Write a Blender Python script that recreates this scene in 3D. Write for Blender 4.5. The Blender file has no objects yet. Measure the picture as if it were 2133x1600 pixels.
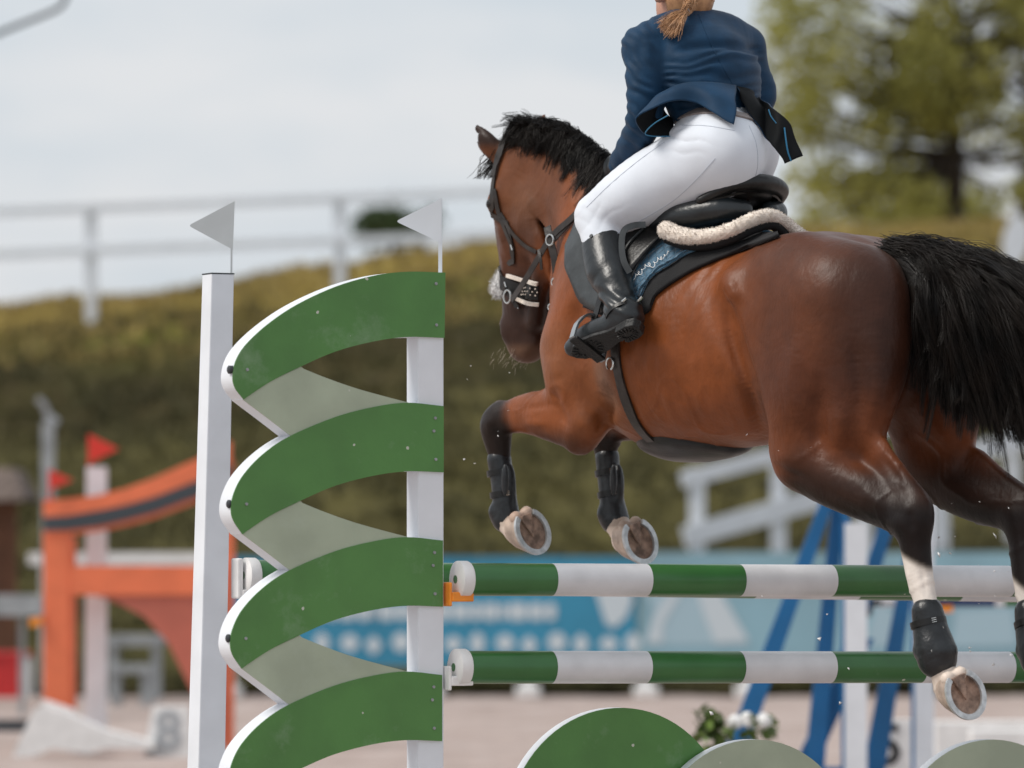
import bpy, bmesh, math, random
import numpy as np
from mathutils import Vector, Matrix
from mathutils.bvhtree import BVHTree
from mathutils.noise import noise as mnoise
random.seed(7); np.random.seed(7)
R = math.radians; rg = np.random.default_rng(5)
def sstep(a, b, x): t = np.clip((x-a)/(b-a), 0, 1); return t*t*(3-2*t)
scn = bpy.context.scene
COL = scn.collection

# ------------------------------------------------------------------ camera
F = 10720.0            # focal length in pixels of the 2133-px-wide photograph
CAMH = 1.28            # camera height, m
HOR = 1152.0           # horizon row in the photograph
cam_d = bpy.data.cameras.new('camera'); cam = bpy.data.objects.new('camera', cam_d); COL.objects.link(cam)
cam.location = (0, 0, CAMH); cam.rotation_euler = (R(90), 0, 0)
cam_d.sensor_width = 36.0; cam_d.lens = 36.0 * F / 2133.0
cam_d.shift_y = (HOR - 800.0) / 2133.0
cam_d.clip_start = 0.5; cam_d.clip_end = 5000
cam_d.dof.use_dof = True; cam_d.dof.focus_distance = 16.35; cam_d.dof.aperture_fstop = 2.4
scn.camera = cam

# ------------------------------------------------------------------ world + sun (high thin overcast, light from the left)
SUN_EL, SUN_AZ = 50.0, -106.0      # azimuth measured from +Y (view direction) to the right
w = bpy.data.worlds.new('World'); scn.world = w; w.use_nodes = True
nt = w.node_tree; nt.nodes.clear()
sky = nt.nodes.new('ShaderNodeTexSky'); sky.sky_type = 'NISHITA'; sky.sun_disc = False
sky.sun_elevation = R(SUN_EL); sky.sun_rotation = R(SUN_AZ); sky.dust_density = 3.0; sky.air_density = 1.2
tc = nt.nodes.new('ShaderNodeTexCoord'); mp = nt.nodes.new('ShaderNodeMapping'); mp.inputs['Scale'].default_value = (1.0, 1.0, 3.2)
nz = nt.nodes.new('ShaderNodeTexNoise'); nz.inputs['Scale'].default_value = 13.; nz.inputs['Detail'].default_value = 5; nz.inputs['Roughness'].default_value = .5
rp = nt.nodes.new('ShaderNodeValToRGB')
rp.color_ramp.elements[0].position = .36; rp.color_ramp.elements[0].color = (4.95, 5.4, 5.85, 1)
rp.color_ramp.elements[1].position = .6; rp.color_ramp.elements[1].color = (5.95, 6.05, 6.25, 1)
mx = nt.nodes.new('ShaderNodeMix'); mx.data_type = 'RGBA'; mx.inputs[0].default_value = .9
bg = nt.nodes.new('ShaderNodeBackground'); bg.inputs['Strength'].default_value = .1
wo = nt.nodes.new('ShaderNodeOutputWorld')
L = nt.links.new
L(tc.outputs['Generated'], mp.inputs['Vector']); L(mp.outputs['Vector'], nz.inputs['Vector']); L(nz.outputs['Fac'], rp.inputs['Fac'])
L(sky.outputs['Color'], mx.inputs[6]); L(rp.outputs['Color'], mx.inputs[7]); L(mx.outputs[2], bg.inputs['Color']); L(bg.outputs['Background'], wo.inputs['Surface'])
sd = bpy.data.lights.new('sun', 'SUN'); sd.energy = 2.0; sd.angle = R(22); sd.color = (1, .95, .88)
sun = bpy.data.objects.new('sun', sd); COL.objects.link(sun)
_e, _a = R(SUN_EL), R(SUN_AZ)
sun.rotation_euler = Vector((math.sin(_a)*math.cos(_e), math.cos(_a)*math.cos(_e), math.sin(_e))).to_track_quat('Z', 'Y').to_euler()
sun.location = (-20, 10, 30)
vs = scn.view_settings; vs.view_transform = 'Standard'; vs.look = 'None'; vs.exposure = 0.42; vs.gamma = 1.0; vs.use_curve_mapping = False
scn.cycles.max_bounces = 6; scn.cycles.use_denoising = True

# ------------------------------------------------------------------ helpers
def at(u, v, Y):                       # world point that stands Y metres from the camera plane
    return Vector(((u - 1066.5) * Y / F, Y, CAMH + (HOR - v) * Y / F))

def srgb(r, g, b):
    f = lambda c: (c/255/12.92) if c/255 <= .04045 else ((c/255+.055)/1.055)**2.4
    return (f(r), f(g), f(b))

MATS = {}
def mat(name, col=(.5,.5,.5), rough=.5, metal=0., spec=.5, noise=0., nscale=8., bump=0., bscale=60., sheen=0., col2=None, detail=4., aniso=None, coat=0.):
    """procedural principled material with colour noise and bump"""
    m = bpy.data.materials.new(name); m.use_nodes = True; t = m.node_tree; b = t.nodes['Principled BSDF']
    b.inputs['Roughness'].default_value = rough; b.inputs['Metallic'].default_value = metal
    b.inputs['Specular IOR Level'].default_value = spec
    b.inputs['Sheen Weight'].default_value = sheen; b.inputs['Coat Weight'].default_value = coat
    b.inputs['Base Color'].default_value = (*col, 1)
    co = t.nodes.new('ShaderNodeTexCoord'); src = co.outputs['Object']
    if aniso:
        mpn = t.nodes.new('ShaderNodeMapping'); mpn.inputs['Scale'].default_value = aniso; t.links.new(src, mpn.inputs['Vector']); src = mpn.outputs['Vector']
    if noise or col2:
        n = t.nodes.new('ShaderNodeTexNoise'); n.inputs['Scale'].default_value = nscale; n.inputs['Detail'].default_value = detail
        t.links.new(src, n.inputs['Vector'])
        r = t.nodes.new('ShaderNodeValToRGB'); r.color_ramp.elements[0].position = .35; r.color_ramp.elements[1].position = .65
        c2 = col2 or tuple(min(1, c*(1+noise)) for c in col); c1 = col if col2 else tuple(c*(1-noise) for c in col)
        r.color_ramp.elements[0].color = (*c1, 1); r.color_ramp.elements[1].color = (*c2, 1)
        t.links.new(n.outputs['Fac'], r.inputs['Fac']); t.links.new(r.outputs['Color'], b.inputs['Base Color'])
    if bump:
        n2 = t.nodes.new('ShaderNodeTexNoise'); n2.inputs['Scale'].default_value = bscale; n2.inputs['Detail'].default_value = 3
        t.links.new(src, n2.inputs['Vector'])
        bp = t.nodes.new('ShaderNodeBump'); bp.inputs['Strength'].default_value = bump; bp.inputs['Distance'].default_value = .01
        t.links.new(n2.outputs['Fac'], bp.inputs['Height']); t.links.new(bp.outputs['Normal'], b.inputs['Normal'])
    MATS[name] = m; return m

def tag(o, label=None, cat=None, group=None, kind=None):
    if label: o['label'] = label
    if cat: o['category'] = cat
    if group: o['group'] = group
    if kind: o['kind'] = kind
    return o

def empty(name, loc=(0,0,0), rz=0., label=None, cat=None, group=None):
    o = bpy.data.objects.new(name, None); COL.objects.link(o); o.location = loc; o.rotation_euler = (0,0,rz); o.empty_display_size = .1
    return tag(o, label, cat, group)

def mesh_obj(name, verts, faces, m=None, parent=None, smooth=True, colors=None):
    me = bpy.data.meshes.new(name)
    verts = np.asarray(verts, dtype=np.float32)
    if isinstance(faces, np.ndarray):
        nf, k = faces.shape
        me.vertices.add(len(verts)); me.vertices.foreach_set('co', verts.ravel())
        me.loops.add(nf*k); me.loops.foreach_set('vertex_index', faces.astype(np.int32).ravel())
        me.polygons.add(nf); me.polygons.foreach_set('loop_start', np.arange(0, nf*k, k, dtype=np.int32))
        me.update(calc_edges=True)
    else:
        me.from_pydata([tuple(map(float, v)) for v in verts], [], [tuple(int(i) for i in f) for f in faces]); me.update()
    if smooth: me.polygons.foreach_set('use_smooth', np.ones(len(me.polygons), dtype=bool))
    if colors is not None:
        at_ = me.color_attributes.new('coat', 'FLOAT_COLOR', 'POINT')
        c = np.ones((len(verts), 4), dtype=np.float32); c[:, :3] = colors; at_.data.foreach_set('color', c.ravel())
    if m is not None: me.materials.append(m if not isinstance(m, str) else MATS[m])
    me.validate()
    o = bpy.data.objects.new(name, me); COL.objects.link(o)
    if parent is not None: o.parent = parent
    return o

class MB:
    """collects simple solids, then builds ONE mesh object"""
    def __init__(s): s.v = []; s.f = []
    def raw(s, v, f):
        o = len(s.v); s.v += [tuple(p) for p in v]; s.f += [tuple(i+o for i in q) for q in f]; return s
    def box(s, c, size, M=None):
        c = Vector(c); hx, hy, hz = (q/2 for q in size); vs_ = []
        for x in (-hx, hx):
            for y in (-hy, hy):
                for z in (-hz, hz):
                    p = Vector((x,y,z)); p = (M @ p) if M else p; vs_.append(c+p)
        return s.raw(vs_, [(0,1,3,2),(4,6,7,5),(0,4,5,1),(2,3,7,6),(0,2,6,4),(1,5,7,3)])
    def bar(s, a, b, wdt, hgt, up=(0,0,1)):
        a, b = Vector(a), Vector(b); d = (b-a); ln = d.length; d.normalize(); sd_ = d.cross(Vector(up)).normalized(); u2 = sd_.cross(d)
        M = Matrix((d, sd_, u2)).transposed(); return s.box((a+b)/2, (ln, wdt, hgt), M)
    def tube(s, pts, rad, n=8, caps=True):
        pts = [Vector(p) for p in pts]; rr = rad if isinstance(rad, (list, tuple, np.ndarray)) else [rad]*len(pts)
        base = len(s.v); ref = None
        for i, p in enumerate(pts):
            d = (pts[min(i+1, len(pts)-1)] - pts[max(i-1, 0)]).normalized()
            if ref is None: ref = d.orthogonal().normalized()
            ref = (ref - d*ref.dot(d)).normalized(); b2 = d.cross(ref)
            for k in range(n):
                a = 2*math.pi*k/n; s.v.append(tuple(p + (ref*math.cos(a) + b2*math.sin(a))*rr[i]))
        for i in range(len(pts)-1):
            for k in range(n):
                a, b = base+i*n+k, base+i*n+(k+1) % n; s.f.append((a, b, b+n, a+n))
        if caps:
            s.f.append(tuple(base+k for k in reversed(range(n)))); e = base+(len(pts)-1)*n; s.f.append(tuple(e+k for k in range(n)))
        return s
    def prism(s, poly, a, b):          # extrude a list of 2D points; a(x,y), b(x,y) give front and back 3D points
        n = len(poly); o = len(s.v)
        s.v += [tuple(a(*p)) for p in poly] + [tuple(b(*p)) for p in poly]
        s.f.append(tuple(o+i for i in range(n))); s.f.append(tuple(o+n+i for i in reversed(range(n))))
        for i in range(n): j = (i+1) % n; s.f.append((o+j, o+i, o+n+i, o+n+j))
        return s
    def build(s, name, m=None, parent=None, smooth=False, bevel=0., off=None):
        v = s.v if off is None else [tuple(Vector(p)-Vector(off)) for p in s.v]
        o = mesh_obj(name, v, s.f, m, parent, smooth)
        if smooth: autosmooth(o, 40)
        if bevel:
            b = o.modifiers.new('bevel', 'BEVEL'); b.width = bevel; b.segments = 2; b.limit_method = 'ANGLE'; b.angle_limit = R(40)
        return o

def autosmooth(o, deg=40):
    me = o.data; bm = bmesh.new(); bm.from_mesh(me)
    bmesh.ops.recalc_face_normals(bm, faces=bm.faces)
    for e in bm.edges:
        if len(e.link_faces) == 2 and e.calc_face_angle(0) > R(deg): e.smooth = False
    bm.to_mesh(me); bm.free()

def catmull(P, n=6):
    P = np.asarray(P, dtype=float); out = []
    Q = np.vstack([2*P[0]-P[1], P, 2*P[-1]-P[-2]])
    for i in range(1, len(Q)-2):
        p0, p1, p2, p3 = Q[i-1], Q[i], Q[i+1], Q[i+2]
        for t in np.linspace(0, 1, n, endpoint=False):
            out.append(.5*((2*p1)+(-p0+p2)*t+(2*p0-5*p1+4*p2-p3)*t*t+(-p0+3*p1-3*p2+p3)*t**3))
    out.append(P[-1]); return np.array(out)

# ------------------------------------------------------------------ signed-distance sculpting
class Field:
    def __init__(s, lo, hi, h):
        s.h = h; s.lo = np.array(lo, float); n = np.ceil((np.array(hi)-s.lo)/h).astype(int)+1; s.n = n
        s.ax = [ (s.lo[i]+h*np.arange(n[i])).astype(np.float32) for i in range(3)]
        s.D = np.full(n, .25, np.float32)
    def _sub(s, lo, hi):
        a = np.clip(np.floor((np.array(lo)-s.lo)/s.h).astype(int), 0, s.n-1); b = np.clip(np.ceil((np.array(hi)-s.lo)/s.h).astype(int)+1, a+1, s.n)
        sl = tuple(slice(a[i], b[i]) for i in range(3))
        return sl, s.ax[0][sl[0]][:,None,None], s.ax[1][sl[1]][None,:,None], s.ax[2][sl[2]][None,None,:]
    def blend(s, sl, d, k, op='u'):
        A = s.D[sl]
        if op == 'u':
            if k > 0:
                hh = np.maximum(k-np.abs(A-d), 0)/k; s.D[sl] = np.minimum(A, d)-hh*hh*k*.25
            else: s.D[sl] = np.minimum(A, d)
        else:
            d = -d
            if k > 0:
                hh = np.maximum(k-np.abs(A-d), 0)/k; s.D[sl] = np.maximum(A, d)+hh*hh*k*.25
            else: s.D[sl] = np.maximum(A, d)
    def chain(s, P, r, k=.03, q=1., n=5, op='u'):
        """tapered tube through points P (s,l,z); q = lateral (l) squash per point"""
        P = np.asarray(P, float); m = len(P); r = np.broadcast_to(np.asarray(r, float), (m,)); q = np.broadcast_to(np.asarray(q, float), (m,))
        C = catmull(np.column_stack([P, r, q]), n) if m > 2 else np.column_stack([P, r, q])
        pad = max(r.max()*max(1, q.max()), .01)+k+.02
        sl, X, Y, Z = s._sub(C[:, :3].min(0)-pad, C[:, :3].max(0)+pad)
        T = np.full(s.D[sl].shape, 9, np.float32)
        for a, b in zip(C[:-1], C[1:]):
            ba = b[:3]-a[:3]; L2 = max(float(ba@ba), 1e-9)
            dx, dy, dz = X-a[0], Y-a[1], Z-a[2]
            t = np.clip((dx*ba[0]+dy*ba[1]+dz*ba[2])/L2, 0, 1)
            rr = a[3]+(b[3]-a[3])*t; qq = a[4]+(b[4]-a[4])*t
            ex, ey, ez = dx-t*ba[0], (dy-t*ba[1])/qq, dz-t*ba[2]
            np.minimum(T, (np.sqrt(ex*ex+ey*ey+ez*ez)-rr)*np.minimum(1, qq), out=T)
        s.blend(sl, T, k, op); return s
    def ell(s, c, rad, k=.03, M=None, op='u'):
        c = np.asarray(c, float); rad = np.asarray(rad, float); pad = rad.max()+k+.02
        sl, X, Y, Z = s._sub(c-pad, c+pad); dx, dy, dz = X-c[0], Y-c[1], Z-c[2]
        if M is not None:
            M = np.array(M); dx, dy, dz = (M[0][i]*dx+M[1][i]*dy+M[2][i]*dz for i in range(3))
        k0 = np.sqrt((dx/rad[0])**2+(dy/rad[1])**2+(dz/rad[2])**2); k1 = np.sqrt((dx/rad[0]**2)**2+(dy/rad[1]**2)**2+(dz/rad[2]**2)**2)
        s.blend(sl, (k0*(k0-1)/np.maximum(k1, 1e-5)).astype(np.float32), k, op); return s
    def loft(s, st, k=.03, egg=.1):
        """trunk: stations (s, ztop, zbot, halfwidth)"""
        st = np.asarray(st, float); C = catmull(st, 8); o = np.argsort(C[:, 0]); C = C[o]
        w_ = C[:, 3].max()+.06
        sl, X, Y, Z = s._sub((C[0,0]-.1, -w_, C[:,2].min()-.08), (C[-1,0]+.1, w_, C[:,1].max()+.08))
        x = X[:,0,0]; zt = np.interp(x, C[:,0], C[:,1]); zb = np.interp(x, C[:,0], C[:,2]); hw = np.interp(x, C[:,0], C[:,3])
        zc = ((zt+zb)/2)[:,None,None]; hz = ((zt-zb)/2)[:,None,None]; hw = hw[:,None,None]
        tz = (Z-zc)/hz; ww = hw*(1-egg*np.clip(tz, -1, 1)); e = np.sqrt((Y/ww)**2+tz**2); d = (e-1)*np.minimum(ww, hz)
        over = np.maximum(np.maximum(C[0,0]-X, X-C[-1,0]), 0); d = np.where(over > 0, np.sqrt(np.maximum(d, 0)**2+over**2), d)
        s.blend(sl, d.astype(np.float32), k); return s
    def mesh(s):
        D = s.D; I = D < 0
        c = np.zeros(tuple(np.array(D.shape)-1), np.uint8)
        for i in (0,1):
            for j in (0,1):
                for k in (0,1): c += I[i:D.shape[0]-1+i, j:D.shape[1]-1+j, k:D.shape[2]-1+k]
        act = np.argwhere((c > 0) & (c < 8)); idx = np.full(c.shape, -1, np.int32); idx[tuple(act.T)] = np.arange(len(act))
        cor = [(i,j,k) for i in (0,1) for j in (0,1) for k in (0,1)]
        val = {q: D[act[:,0]+q[0], act[:,1]+q[1], act[:,2]+q[2]] for q in cor}
        S = np.zeros((len(act), 3)); N = np.zeros(len(act))
        for q in cor:
            for a in range(3):
                if q[a] == 0:
                    p = list(q); p[a] = 1; p = tuple(p); va, vb = val[q], val[p]; x = (va < 0) != (vb < 0)
                    t = np.where(x, va/np.where(va-vb == 0, 1, va-vb), 0)
                    pt = np.tile(np.array(q, float), (len(act), 1)); pt[:, a] = t; S += pt*x[:, None]; N += x
        V = (act+S/np.maximum(N, 1)[:, None])*s.h+s.lo
        Fs = []
        for a in range(3):
            b, e = (a+1) % 3, (a+2) % 3
            s0 = [slice(None)]*3; s1 = [slice(None)]*3; s0[a] = slice(0, -1); s1[a] = slice(1, None)
            x = I[tuple(s0)] != I[tuple(s1)]
            ed = np.argwhere(x); ok = (ed[:, b] > 0) & (ed[:, e] > 0) & (ed[:, b] < D.shape[b]-1) & (ed[:, e] < D.shape[e]-1); ed = ed[ok]
            flip = I[tuple(ed.T)]
            def ci(db, de):
                q = ed.copy(); q[:, b] += db; q[:, e] += de; return idx[tuple(q.T)]
            Q = np.column_stack([ci(-1,-1), ci(0,-1), ci(0,0), ci(-1,0)]); Q[~flip] = Q[~flip][:, ::-1]; Fs.append(Q)
        Fq = np.vstack(Fs); Fq = Fq[(Fq >= 0).all(1)]
        return V, Fq
def relax(V, Fq, it=2, lam=.5):
    E = np.vstack([Fq[:, [0,1]], Fq[:, [1,2]], Fq[:, [2,3]], Fq[:, [3,0]]])
    for _ in range(it):
        A = np.zeros_like(V); n = np.zeros(len(V)); 
        for i in range(3): A[:, i] = np.bincount(E[:,0], V[E[:,1], i], len(V))+np.bincount(E[:,1], V[E[:,0], i], len(V))
        n = np.bincount(E[:,0], minlength=len(V))+np.bincount(E[:,1], minlength=len(V))
        V = V*(1-lam)+lam*A/np.maximum(n, 1)[:, None]
    return V

# ------------------------------------------------------------------ the horse's own frame: s forward, l to its left, z up
PHI = R(48); CP, SP = math.cos(PHI), math.sin(PHI)
HX0, HY0 = (1845-1066.5)*16.2/F, 16.2
def H(u, v, l=0.):
    """local point seen at photo pixel (u,v) that lies l metres left of the horse's sagittal plane"""
    a = (u-1066.5)/F; s_ = (HX0-SP*l-a*HY0+a*CP*l)/(CP+a*SP); Y = HY0+SP*s_-CP*l
    return np.array((s_, l, CAMH+(HOR-v)*Y/F))
def toW(p): return Vector((HX0-CP*p[0]-SP*p[1], HY0+SP*p[0]-CP*p[1], p[2]))
def toL(p): dx, dy = p[0]-HX0, p[1]-HY0; return np.array((-CP*dx+SP*dy, -SP*dx-CP*dy, p[2]))
def uv_of(V):
    V = np.asarray(V); X = HX0-CP*V[:,0]-SP*V[:,1]; Y = HY0+SP*V[:,0]-CP*V[:,1]
    return 1066.5+F*X/Y, HOR-F*(V[:,2]-CAMH)/Y
def frame(name, base, label, cat, group=None):
    o = empty(name, toW(base), math.pi-PHI, label, cat, group); o['_b'] = [float(q) for q in base]; return o
def lobj(name, V, Fq, m, root, colors=None, smooth=True, parent=None):
    b = np.array(root['_b']); o = mesh_obj(name, np.asarray(V)-b, Fq, m, parent or root, smooth, colors); return o
def lbuild(mb, name, m, root, smooth=True, bevel=0., parent=None):
    return mb.build(name, m, parent or root, smooth, bevel, off=root['_b'])
CAML = toL(Vector((0, 0, CAMH)))          # camera in the horse frame
# ================================================================== SETTING
def ramp_mat(name, stops, scale=1., detail=6., rough=.9, bump=.5, bscale=4., dist=.05, coord='Object', extra=None):
    m = mat(name, (.5,.5,.5), rough, spec=.2); t = m.node_tree; b = t.nodes['Principled BSDF']
    co = t.nodes.new('ShaderNodeTexCoord'); n = t.nodes.new('ShaderNodeTexNoise'); n.inputs['Scale'].default_value = scale; n.inputs['Detail'].default_value = detail; n.inputs['Roughness'].default_value = .62
    t.links.new(co.outputs[coord], n.inputs['Vector']); r = t.nodes.new('ShaderNodeValToRGB')
    while len(r.color_ramp.elements) < len(stops): r.color_ramp.elements.new(.5)
    for e, (p, c) in zip(r.color_ramp.elements, stops): e.position = p; e.color = (*c, 1)
    t.links.new(n.outputs['Fac'], r.inputs['Fac']); t.links.new(r.outputs['Color'], b.inputs['Base Color'])
    n2 = t.nodes.new('ShaderNodeTexNoise'); n2.inputs['Scale'].default_value = bscale; n2.inputs['Detail'].default_value = 6; t.links.new(co.outputs[coord], n2.inputs['Vector'])
    bp = t.nodes.new('ShaderNodeBump'); bp.inputs['Strength'].default_value = bump; bp.inputs['Distance'].default_value = dist; t.links.new(n2.outputs['Fac'], bp.inputs['Height']); t.links.new(bp.outputs['Normal'], b.inputs['Normal'])
    return m
ramp_mat('sand', [(.3,(.30,.235,.205)),(.5,(.39,.315,.285)),(.7,(.46,.385,.355))], 1.6, 8, .95, .9, 6., .05)
ramp_mat('verge', [(.3,(.035,.028,.010)),(.55,(.075,.062,.018)),(.75,(.13,.10,.035))], 2., 8, .95, 1, 5, .2)
mat('white_paint', (.72,.75,.79), .45, noise=.05, nscale=6, bump=.04, bscale=40)
mat('white_plastic', (.77,.765,.755), .5, noise=.07, nscale=14)
mat('grey_flag', (.46,.49,.50), .6, noise=.05); mat('white_flag', (.62,.66,.70), .6, noise=.03)
mat('dark_metal', (.05,.055,.06), .45, metal=.6); mat('grey_metal', (.30,.31,.32), .5, metal=.3, noise=.2, nscale=10)
mat('orange_plastic', (.85,.27,.02), .45, noise=.1, nscale=20)
mat('orange_paint', (.78,.18,.075), .5, noise=.08, nscale=5); mat('dusty_red_paint', (.50,.13,.085), .55, noise=.08, nscale=5); mat('slate_paint', (.045,.055,.065), .5)
mat('red_flag', (.62,.035,.02), .55); mat('red_box', (.50,.02,.02), .5, noise=.1)
mat('blue_paint', (.002,.115,.30), .5, noise=.08, nscale=6); mat('dark_blue', (.01,.035,.13), .5)
mat('wood_wall', (.13,.055,.028), .8, noise=.35, nscale=6, aniso=(12,12,1)); mat('thatch', (.13,.10,.085), .95, noise=.4, nscale=12, bump=1, bscale=20)
mat('bench_grey', (.30,.32,.33), .7, noise=.2, nscale=8); mat('black_ink', (.02,.02,.022), .6); mat('stone', (.30,.29,.27), .9, noise=.3, nscale=5, bump=.8, bscale=6)
def chip_paint(name, col, chips=.5, rough=.42):
    """painted board with small paint chips and faint scuffs"""
    m = mat(name, col, rough, noise=.10, nscale=5, bump=.05, bscale=80); t = m.node_tree; b = t.nodes['Principled BSDF']; src = b.inputs['Base Color'].links[0].from_socket
    co = t.nodes.new('ShaderNodeTexCoord'); vo = t.nodes.new('ShaderNodeTexVoronoi'); vo.inputs['Scale'].default_value = 9.; vo.inputs['Randomness'].default_value = 1
    n = t.nodes.new('ShaderNodeTexNoise'); n.inputs['Scale'].default_value = 120; n.inputs['Detail'].default_value = 2
    t.links.new(co.outputs['Object'], vo.inputs['Vector']); t.links.new(co.outputs['Object'], n.inputs['Vector'])
    a = t.nodes.new('ShaderNodeMath'); a.operation = 'MULTIPLY_ADD'; a.inputs[1].default_value = .05; t.links.new(n.outputs['Fac'], a.inputs[0]); t.links.new(vo.outputs['Distance'], a.inputs[2])
    lt = t.nodes.new('ShaderNodeMath'); lt.operation = 'LESS_THAN'; lt.inputs[1].default_value = .04+.05*chips; t.links.new(a.outputs[0], lt.inputs[0])
    sc = t.nodes.new('ShaderNodeTexNoise'); sc.inputs['Scale'].default_value = 3.; sc.inputs['Detail'].default_value = 8; sc.inputs['Roughness'].default_value = .75; t.links.new(co.outputs['Object'], sc.inputs['Vector'])
    sm = t.nodes.new('ShaderNodeMapRange'); sm.inputs[1].default_value = .58; sm.inputs[2].default_value = .75; sm.inputs[3].default_value = 0; sm.inputs[4].default_value = .22; t.links.new(sc.outputs['Fac'], sm.inputs[0])
    mxs = t.nodes.new('ShaderNodeMix'); mxs.data_type = 'RGBA'; t.links.new(sm.outputs[0], mxs.inputs[0]); t.links.new(src, mxs.inputs[6]); mxs.inputs[7].default_value = (.45,.52,.45,1)
    mx_ = t.nodes.new('ShaderNodeMix'); mx_.data_type = 'RGBA'; t.links.new(lt.outputs[0], mx_.inputs[0]); t.links.new(mxs.outputs[2], mx_.inputs[6]); mx_.inputs[7].default_value = (.50,.52,.44,1); t.links.new(mx_.outputs[2], b.inputs['Base Color'])
    return m
chip_paint('green_paint', (.072,.205,.046), .6); chip_paint('sage_paint', (.37,.425,.315), .45); chip_paint('pole_green', (.038,.145,.040), .7, .28); chip_paint('pole_white', (.66,.67,.69), .1, .35)

# ---- ground: sand arena reaching the verge, then the grass bank
def grid_obj(name, xs, ys, zf, m, kind='structure', fac=None):
    V = [(x, y, zf(x, y)) for y in ys for x in xs]; n = len(xs); Fs = np.array([(j*n+i, j*n+i+1, (j+1)*n+i+1, (j+1)*n+i) for j in range(len(ys)-1) for i in range(n-1)])
    o = mesh_obj(name, V, Fs, m); o['kind'] = kind; return o
def sandz(x, y):
    return .018*mnoise(Vector((x*1.7, y*1.7, 0)))+.01*mnoise(Vector((x*5, y*5, 4)))
grid_obj('ground', np.concatenate([np.linspace(-60,-8,12), np.linspace(-7.5,7.5,110), np.linspace(8,60,12)]), np.concatenate([np.linspace(-15,13,8), np.linspace(13.3,47,230), np.array([47.5,300,1500])]), lambda x, y: sandz(x, y) if 13.2 < y < 47.2 and abs(x) < 7.6 else 0, 'sand')
def crest(x): u = 1066.5+x*F/62; return float(np.interp(u, [-3000,0,400,1000,1600,2133,5000], [3.9,4.22,4.45,4.93,5.12,5.25,5.4]))
def bankz(x, y):
    t = (y-47.6)/14.4; c = crest(x)
    if t <= 0: z = 0
    elif t < 1: z = c*(t**.85*.9+.1*t)
    else: z = c+.02*(y-62)
    return z+(.16*mnoise(Vector((x*.6, y*.6, 3)))+.10*mnoise(Vector((x*1.9, y*1.9, 8))))*min(1, max(0, t*6))*(1 if t < 1.02 else .5)+.004
def bank_mat():
    m = ramp_mat('dry_grass_bank', [(.25,(.062,.055,.019)),(.45,(.083,.073,.025)),(.6,(.100,.088,.029)),(.8,(.122,.104,.044))], .55, 6, .95, 1, 3., .3)
    t = m.node_tree; b = t.nodes['Principled BSDF']; src = b.inputs['Base Color'].links[0].from_socket
    g = t.nodes.new('ShaderNodeAttribute'); g.attribute_name = 'coat'; mx_ = t.nodes.new('ShaderNodeMix'); mx_.data_type = 'RGBA'; mx_.blend_type = 'MULTIPLY'; mx_.inputs[0].default_value = 1
    t.links.new(src, mx_.inputs[6]); t.links.new(g.outputs['Color'], mx_.inputs[7]); t.links.new(mx_.outputs[2], b.inputs['Base Color'])
bank_mat()
xs = np.linspace(-14,14,150); ys = np.concatenate([np.linspace(47.6,62.5,70), np.linspace(63,75,10), np.array([90,130])])
bank = grid_obj('grass_bank', xs, ys, bankz, 'dry_grass_bank')
gcol = []          # dry yellow turf along the crest, rough olive grass on the face
for y in ys:
    for x in xs:
        n_ = mnoise(Vector((x*.35, y*.35, 1))); t = (y-47.6)/14.4+.10*n_; gcol.append(np.array((1.,1.,1.))+(np.array((3.3,2.8,2.0))-1)*float(sstep(.80,.93,t))+(np.array((1.25,1.6,.8))-1)*float(sstep(.70,.80,t)*sstep(.92,.85,t))+(np.array((.55,.5,.5))-1)*float(sstep(.50,.60,t)*sstep(.76,.68,t)))
ca = bank.data.color_attributes.new('coat','FLOAT_COLOR','POINT'); cc = np.ones((len(gcol),4), np.float32); cc[:,:3] = np.clip(gcol,0,4); ca.data.foreach_set('color', cc.ravel())
# verge strip and tussocks
grid_obj('verge_strip', np.linspace(-14,14,80), np.linspace(45.9,47.9,6), lambda x, y: .02+.10*max(0, mnoise(Vector((x*1.5,y*1.5,0)))+.3), 'verge')
def tussocks(name, n, yr, hr, m, zf, label, cat, xr=(-7,7)):
    V = []; Fs = []
    for i in range(n):
        x, y = rg.uniform(*xr), rg.uniform(*yr); z = zf(x, y)
        for k in range(5):
            a = rg.uniform(0, 6.28); h = rg.uniform(*hr); w_ = rg.uniform(.012,.03); d = np.array((math.cos(a), math.sin(a), 0)); b = np.array((x+rg.normal(0,.05), y+rg.normal(0,.05), z-.02)); o = len(V)
            V += [b-d*w_, b+d*w_, b+np.array((rg.normal(0,h*.35), rg.normal(0,h*.35), h))]; Fs.append((o,o+1,o+2))
    o = mesh_obj(name, V, np.array(Fs), m); tag(o, label, cat, kind='stuff'); return o
mat('straw_blades', (.24,.185,.06), .9, col2=(.36,.27,.095), nscale=.7); mat('olive_blades', (.046,.044,.014), .9, col2=(.11,.096,.03), nscale=.6)
tussocks('crest_grass', 6500, (58.5,63.5), (.04,.15), 'straw_blades', bankz, 'dry straw coloured grass along the top of the bank', 'grass')
tussocks('bank_grass', 9000, (48.5,60.5), (.05,.18), 'olive_blades', bankz, 'rough olive grass growing on the face of the bank', 'grass')
tussocks('verge_grass', 2600, (46.0,47.9), (.05,.20), 'olive_blades', lambda x, y: .04, 'dark low grass at the edge of the sand', 'grass')

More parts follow.
